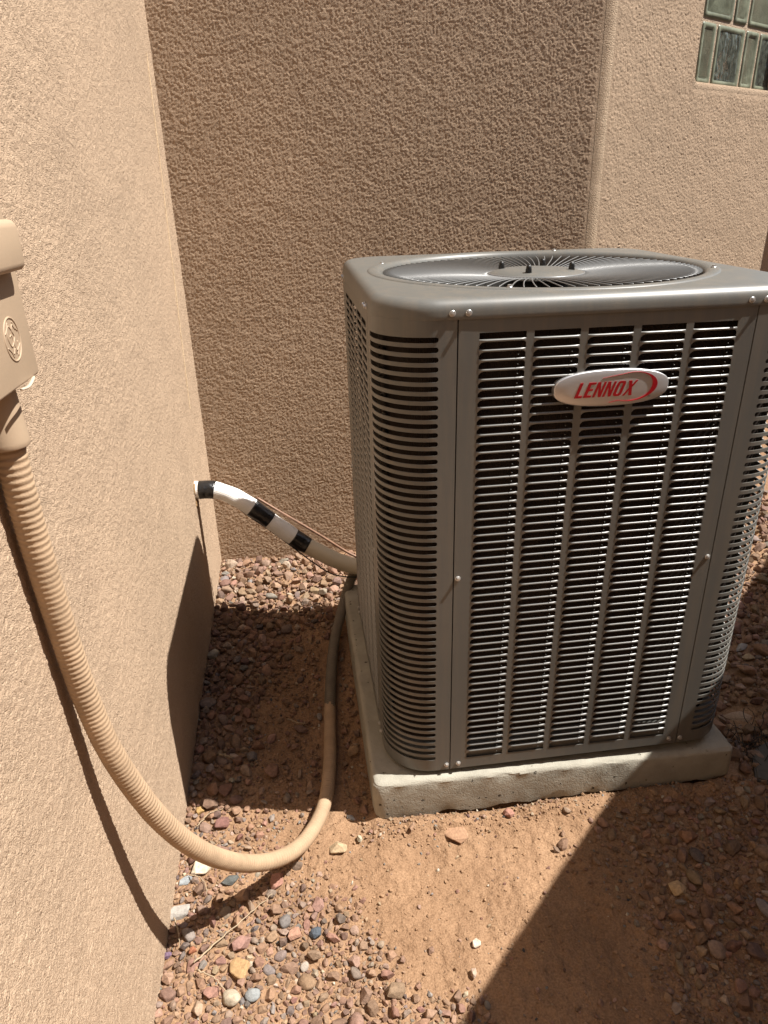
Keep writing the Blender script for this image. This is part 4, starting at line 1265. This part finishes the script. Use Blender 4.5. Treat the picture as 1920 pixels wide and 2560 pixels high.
cands = []
def scatter(zone, n, fx, fy, dens, rmin, rmax, pw=2.2, k=0.78, tries=1):
    c = 0
    for _ in range(n):
        x = rng.uniform(*fx); y = rng.uniform(*fy)
        d = dens(x, y)
        if rng.random() > d: continue
        r = rmin + (rmax-rmin)*rng.random()**pw
        if not ok_place(x, y, r) or not free(x, y, r, k): continue
        put(x, y, r); c += 1
        cands.append((x, y, r, palette(zone), zone))
    return c
def sst(a, b, x): return float(sstep(a, b, np.array(x)))
def nz(x, y, s=9): return float(vn(np.array(x*s+4), np.array(y*s+2)))
# front-left gravel corner: a few big stones, many small, soil showing between
def d_corner(x, y):
    near = sst(0.10, -0.12, x - (-0.09 + 0.14*nz(x, y, 7) - 0.55*(y+0.36)))
    return max(0.0, min(1.0, near*(0.16 + 0.84*sst(-0.06, -0.27, y))*(0.45 + 0.55*sst(-0.25, 0.1, nz(x, y, 13))) + 0.5*near*sst(-0.40, -0.45, x) + 0.8*sst(-0.39, -0.45, y)*sst(0.2, 0.0, x)))
for (a, b, n, k) in ((0.0135, 0.0185, 420, .82), (0.0075, 0.013, 3800, .76), (0.005, 0.008, 14000, .74), (0.003, 0.005, 30000, .76), (0.0015, 0.003, 14000, .8)):
    scatter('corner', n, (-0.5, 0.12), (-0.52, 0.04), d_corner, a, b, 1.3, k)
# shaded strip along the left wall
def d_strip(x, y):
    e = -0.365 + 0.10*nz(x, y, 8) + 0.05*sst(0.3, 0.7, y)
    return max(0.0, min(1.0, sst(e+0.06, e-0.05, x)*(0.35 + 0.65*sst(0.1, 0.3, y)) + 0.03 + 0.9*sst(0.80, 0.90, y)*sst(0.05, -0.12, x)))
for (a, b, n, k) in ((0.015, 0.023, 900, .82), (0.009, 0.015, 5500, .76), (0.006, 0.010, 12000, .78), (0.003, 0.006, 16000, .8)):
    scatter('strip', n, (-0.5, -0.03), (0.0, 0.97), d_strip, a, b, 1.4, k)
# behind the unit
for (a, b, n) in ((0.017, 0.027, 900), (0.010, 0.017, 4000), (0.006, 0.010, 9000), (0.003, 0.006, 9000)):
    scatter('back', n, (-0.5, 0.25), (0.93, 1.32), lambda x, y: 1.0, a, b, 1.4, 0.76)
# sparse pebbles on the front dirt
def d_front(x, y): return 0.05 + 0.6*sst(-0.08, -0.045, y)*sst(0.1, 0.3, nz(x, y, 5)+0.4) + 0.3*sst(-0.42, -0.5, y)
scatter('front', 90, (-0.1, 0.75), (-0.52, 0.0), d_front, 0.007, 0.011, 2)
scatter('front', 3500, (-0.1, 0.75), (-0.52, 0.01), d_front, 0.002, 0.006, 2)
# shaded gravel at right front
def d_right(x, y):
    return max(0.0, min(1.0, sst(0.36, 0.58, x + 0.30*nz(x, y, 6)) * (0.25 + 1.1*max(0, nz(x, y, 8)+0.35)) * sst(-0.04, -0.12, y) + 0.8*sst(0.78, 0.9, x)))
for (a, b, n) in ((0.014, 0.021, 330), (0.009, 0.014, 2200), (0.0055, 0.009, 7000), (0.003, 0.0055, 12000)):
    scatter('right', n, (0.28, 1.0), (-0.56, -0.02), d_right, a, b, 1.4)
# right of the unit, coarser and denser
for (a, b, n) in ((0.020, 0.034, 1100), (0.012, 0.020, 5500), (0.007, 0.012, 11000), (0.004, 0.007, 8000)):
    scatter('side', n, (0.86, 1.95), (-0.03, 1.75), lambda x, y: 1.0 if x > 0.93 or y > 0.1 else 0.6, a, b, 1.5, 0.76)

# the stones that show largest become single objects, the rest one gravel mass
camv = np.array(CAM); fv = np.array(f_); rv = np.array(r_); uv_ = np.array(u_)
def screen(x, y, z):
    d = np.array((x, y, z)) - camv; w = d @ fv
    return 960 + 1730.8*(d @ rv)/w, 1280 - 1730.8*(d @ uv_)/w, w
def hidden(px, py): # roughly behind the unit, pad or left wall
    return (px > 900 and py < 1990 and px < 1830 - 0.0*(py)) or px < 375
sc_ = []
for i, (x, y, r, cn, zn) in enumerate(cands):
    px, py, w = screen(x, y, G0+0.02)
    vis = -10 < px < 1930 and 0 < py < 2575 and not hidden(px, py)
    sc_.append((r/w if vis else 0.0, i))
order = sorted(sc_, reverse=True)
single = set(i for s, i in order[:255])
SHORT = ['tan squarish stone', 'large flat half buried stone', 'chalky white chunk', 'dark slate bar', 'blue black triangular stone', 'largest tan brown stone', 'dusty pink angular stone', 'blue grey finger stone',
 'long pale grey stone at the wall', 'orange pebble', 'purple stone', 'rounded blue grey stone', 'pale wedge stone', 'large maroon lump', 'amber yellow stone', 'brightest tan stone in the shade', 'big rusty brown stone', 'large flat tan stone',
 'round tan stone beside the unit', 'long grey stone beside the unit', 'squarish yellow tan stone', 'far small pale stone', 'near small pale stone', 'blue grey stone at the pad corner', 'reddish stone at the pad front', 'pinkish brown block', 'slim reddish wedge', 'dusty red pointed stone']
used_labels = {}
def describe(x, y, r, cn, zn, rnd):
    d = sorted((math.hypot(h[1][0]-x, h[1][1]-y), k) for k, h in enumerate(HERO))
    dist, k = d[0]
    hx, hy = HERO[k][1]
    dx, dy = x-hx, y-hy
    rel = ('right of' if dx > 0 else 'left of') if abs(dx) > abs(dy) else ('beyond' if dy > 0 else 'in front of')
    if dist < 0.05: rel = 'touching close ' + rel if rel in ('right of', 'left of') else 'close ' + rel
    elif dist > 0.16: rel = 'well ' + rel
    size = 'big' if r > 0.0225 else 'medium' if r > 0.015 else 'small'
    rel = rel.replace('touching close', 'just').replace('close', 'just')
    shape = 'rounded' if rnd else 'angular'
    if dist > 0.45: return '%s %s %s stone %s' % (size, WORD[cn], shape, ZN[zn][1])
    t = '%s %s %s stone %s the %s' % (size, WORD[cn], shape, rel, SHORT[k])
    if len(t.split()) > 16: t = '%s %s stone %s the %s' % (size, WORD[cn], rel, SHORT[k])
    return ' '.join(t.split()[:16])
ZN = {'corner': ('sunlit gravel by the left wall', 'in the gravel corner at the foot of the left wall'), 'strip': ('shaded gravel along the left wall', 'in the shaded gravel between left wall and conduit'),
      'back': ('sunlit gravel below the back wall', 'in the gravel below the back wall'), 'front': ('pebbles on the dirt before the pad', 'on the dirt before the concrete pad'),
      'right': ('shaded gravel right of the dirt patch', 'in the shaded gravel before the right end of the pad'), 'side': ('gravel right of the unit', 'in the gravel right of the air conditioner')}
WORD = {'red': 'dusty red', 'maroon': 'dark maroon', 'pink': 'pinkish', 'grey': 'grey', 'tan': 'tan', 'white': 'whitish', 'slate': 'slate dark', 'brown': 'brown', 'buff': 'buff'}
gv, gf, gc = [], [], []
base_n = 0
def rotm(yaw, tx, ty):
    return np.array((Matrix.Rotation(yaw, 3, 'Z') @ Matrix.Rotation(tx, 3, 'X') @ Matrix.Rotation(ty, 3, 'Y')))
zs = hgt(np.array([c[0] for c in cands]), np.array([c[1] for c in cands]))
for i, (x, y, r, cn, zn) in enumerate(cands):
    rnd = (cn in ('grey', 'slate') and rng.random() < 0.4) or rng.random() < 0.07
    yaw, tx, ty = rng.uniform(0, 6.283), rng.gauss(0, 0.5), rng.gauss(0, 0.5)
    col = stone_color(cn)
    sink = rng.uniform(0.15, 0.5)
    z = float(zs[i]) + r*sink + (0.006*rng.random() if zn in ('strip', 'back', 'side') else 0)
    if i in single:
        o = bpy.data.objects.new('stone', rng.choice(sel_rnd if rnd else sel_ang)); C.objects.link(o)
        s_ = r*1.12
        o.location = (x, y, z); o.rotation_euler = (tx, ty, yaw); o.scale = (s_, s_, s_*rng.uniform(0.8, 1.15)); o.color = (*col, 1)
        g, ph = ZN[zn]
        tag(o, describe(x, y, r, cn, zn, rnd), 'stone', 'stones in the ' + g)
    else:
        k = rng.randrange(12)*3 if rnd else rng.choice([q for q in range(36) if q % 3])
        v_, f2 = A_LOW[k] if r > 0.0055 else A_TINY[k % 16]
        vv = (v_*(r*1.12)) @ rotm(yaw, tx, ty).T + np.array((x, y, z))
        gv.append(vv); gf.append(f2 + base_n); base_n += len(vv); gc.append(np.tile((*col, 1.0), (len(vv), 1)))
# crumbs of dry soil everywhere
for _ in range(48000):
    x = rng.uniform(-0.48, 1.0); y = rng.uniform(-0.55, 0.9)
    if y > -0.01 and x > 0: continue
    if not ok_place(x, y, 0.003): continue
    dn = 0.16 + 0.7*math.exp(-((y+0.045)/0.03)**2)*(x > -0.06)*1.3 + 0.45*(y > 0 and x > -0.34) + 0.35*max(0, nz(x, y, 10)) + 0.25*sst(-0.02, -0.15, x)
    if rng.random() > dn: continue
    r = 0.0010 + 0.0052*rng.random()**3.4
    b = rng.uniform(0.8, 1.15)
    col = tuple(q*b for q in (DUST if rng.random() < 0.8 else PAL[palette('front')]))
    v_, f2 = A_TINY[rng.randrange(16)]
    vv = (v_*r) @ rotm(rng.uniform(0, 6.28), rng.uniform(-1, 1), rng.uniform(-1, 1)).T + np.array((x, y, float(hgt(x, y)) + r*0.25))
    gv.append(vv); gf.append(f2 + base_n); base_n += len(vv); gc.append(np.tile((*col, 1.0), (len(vv), 1)))
GV = np.concatenate(gv); GF = np.concatenate(gf); GC = np.concatenate(gc)
me = bpy.data.meshes.new('gravel')
me.vertices.add(len(GV)); me.vertices.foreach_set('co', GV.astype(np.float32).ravel())
me.loops.add(GF.size); me.loops.foreach_set('vertex_index', GF.astype(np.int32).ravel())
me.polygons.add(len(GF)); me.polygons.foreach_set('loop_start', np.arange(0, GF.size, 3, dtype=np.int32))
me.update(calc_edges=True)
ca = me.color_attributes.new('stone_color', 'FLOAT_COLOR', 'POINT')
ca.data.foreach_set('color', GC.astype(np.float32).ravel())
me.shade_smooth(); me.set_sharp_from_angle(angle=math.radians(24))
gr = link('gravel', me, STONE_ATTR)
tag(gr, 'mixed red, tan and grey gravel scattered over the dirt', 'gravel', kind='stuff')
print('stones', len(cands), 'tris', len(GF))

# ------------------------------------------------------------------ twigs, weed and slab
def twig(label, pts, r):
    P = []
    for (x, y, dz) in pts: P.append((x, y, float(hgt(x, y)) + 0.008 + dz))
    pth = catmull(P, 8)
    for q in pth[1:-1]: q += Vector((rng.uniform(-1, 1), rng.uniform(-1, 1), rng.uniform(-1, 1)))*r*0.9
    n = len(pth)
    o = link('twig', nmesh('twig', *tube(pth, lambda i, s, a: r*(1.1-0.7*i/n), 6)), TWIG, smooth=180)
    tag(o, label, 'twig')
twig('long straight dry twig lying across the sunlit gravel', [(-0.408,-0.305,0.010), (-0.365,-0.262,0.012), (-0.315,-0.212,0.010), (-0.268,-0.170,0.008)], 0.0016)
twig('thin curved twig beside the white chunk at the left wall', [(-0.440,-0.110,0.012), (-0.418,-0.122,0.016), (-0.404,-0.140,0.014), (-0.398,-0.165,0.010)], 0.0013)
twig('short bent twig at the bottom of the gravel corner', [(-0.400,-0.318,0.012), (-0.368,-0.338,0.014), (-0.345,-0.362,0.010)], 0.0015)
twig('grey twig at the foot of the wall below the conduit shadow', [(-0.458,-0.205,0.012), (-0.446,-0.235,0.014), (-0.440,-0.265,0.008)], 0.0014)
twig('dark twig lying on the shaded dirt beside the conduit', [(-0.235,0.36,0.002), (-0.215,0.345,0.004), (-0.185,0.34,0.002)], 0.0022)
twig('pale stick piece in the shaded gravel at the left wall', [(-0.405,0.225,0.014), (-0.385,0.215,0.016), (-0.37,0.21,0.012)], 0.0032)
twig('straw thin twig near the wall at the shadow edge', [(-0.44,0.02,0.010), (-0.415,0.045,0.012), (-0.385,0.06,0.008)], 0.0013)

mb = MB()
for k in range(60):
    x = 0.90 + rng.uniform(0, 0.10); y = 0.02 + rng.uniform(0, 0.12)
    z = float(hgt(x, y))
    p = [Vector((x, y, z))]
    d = Vector((rng.uniform(-1, 1), rng.uniform(-1, 1), rng.uniform(0.3, 1.3))).normalized()
    for j in range(5):
        d = (d + Vector((rng.uniform(-.6, .6), rng.uniform(-.6, .6), rng.uniform(-.7, .25)))).normalized()
        p.append(p[-1] + d*0.014)
    for q in p: q.x = max(q.x, PX1 + 0.004)
    mb.add(*tube(p, 0.0011, 4))
o = link('dry_weed', mb.mesh('dry_weed'), BLACKWEED)
tag(o, 'tangled black dead weed at the right corner of the pad', 'weed')
# dark flagstone
bm = bmesh.new()
pts = [(0.885, -0.035), (0.945, -0.075), (1.10, -0.03), (1.11, 0.04), (0.99, 0.075), (0.93, 0.05)]
zt = G0 + 0.022
lo = [bm.verts.new((x, y, zt-0.05)) for x, y in pts]; hi = [bm.verts.new((x, y, zt + 0.012*(x-0.95) + rng.uniform(-.002, .002))) for x, y in pts]
bm.faces.new(hi)
for i in range(len(pts)): bm.faces.new((lo[i], lo[(i+1) % len(pts)], hi[(i+1) % len(pts)], hi[i]))
bmesh.ops.recalc_face_normals(bm, faces=bm.faces)
bmesh.ops.bevel(bm, geom=[e for e in bm.edges], offset=0.004, segments=2, affect='EDGES')
me = bpy.data.meshes.new('flagstone'); bm.to_mesh(me); bm.free()
tag(link('flagstone', me, SLAB), 'dark flat slab beside the right corner of the concrete pad', 'flagstone')
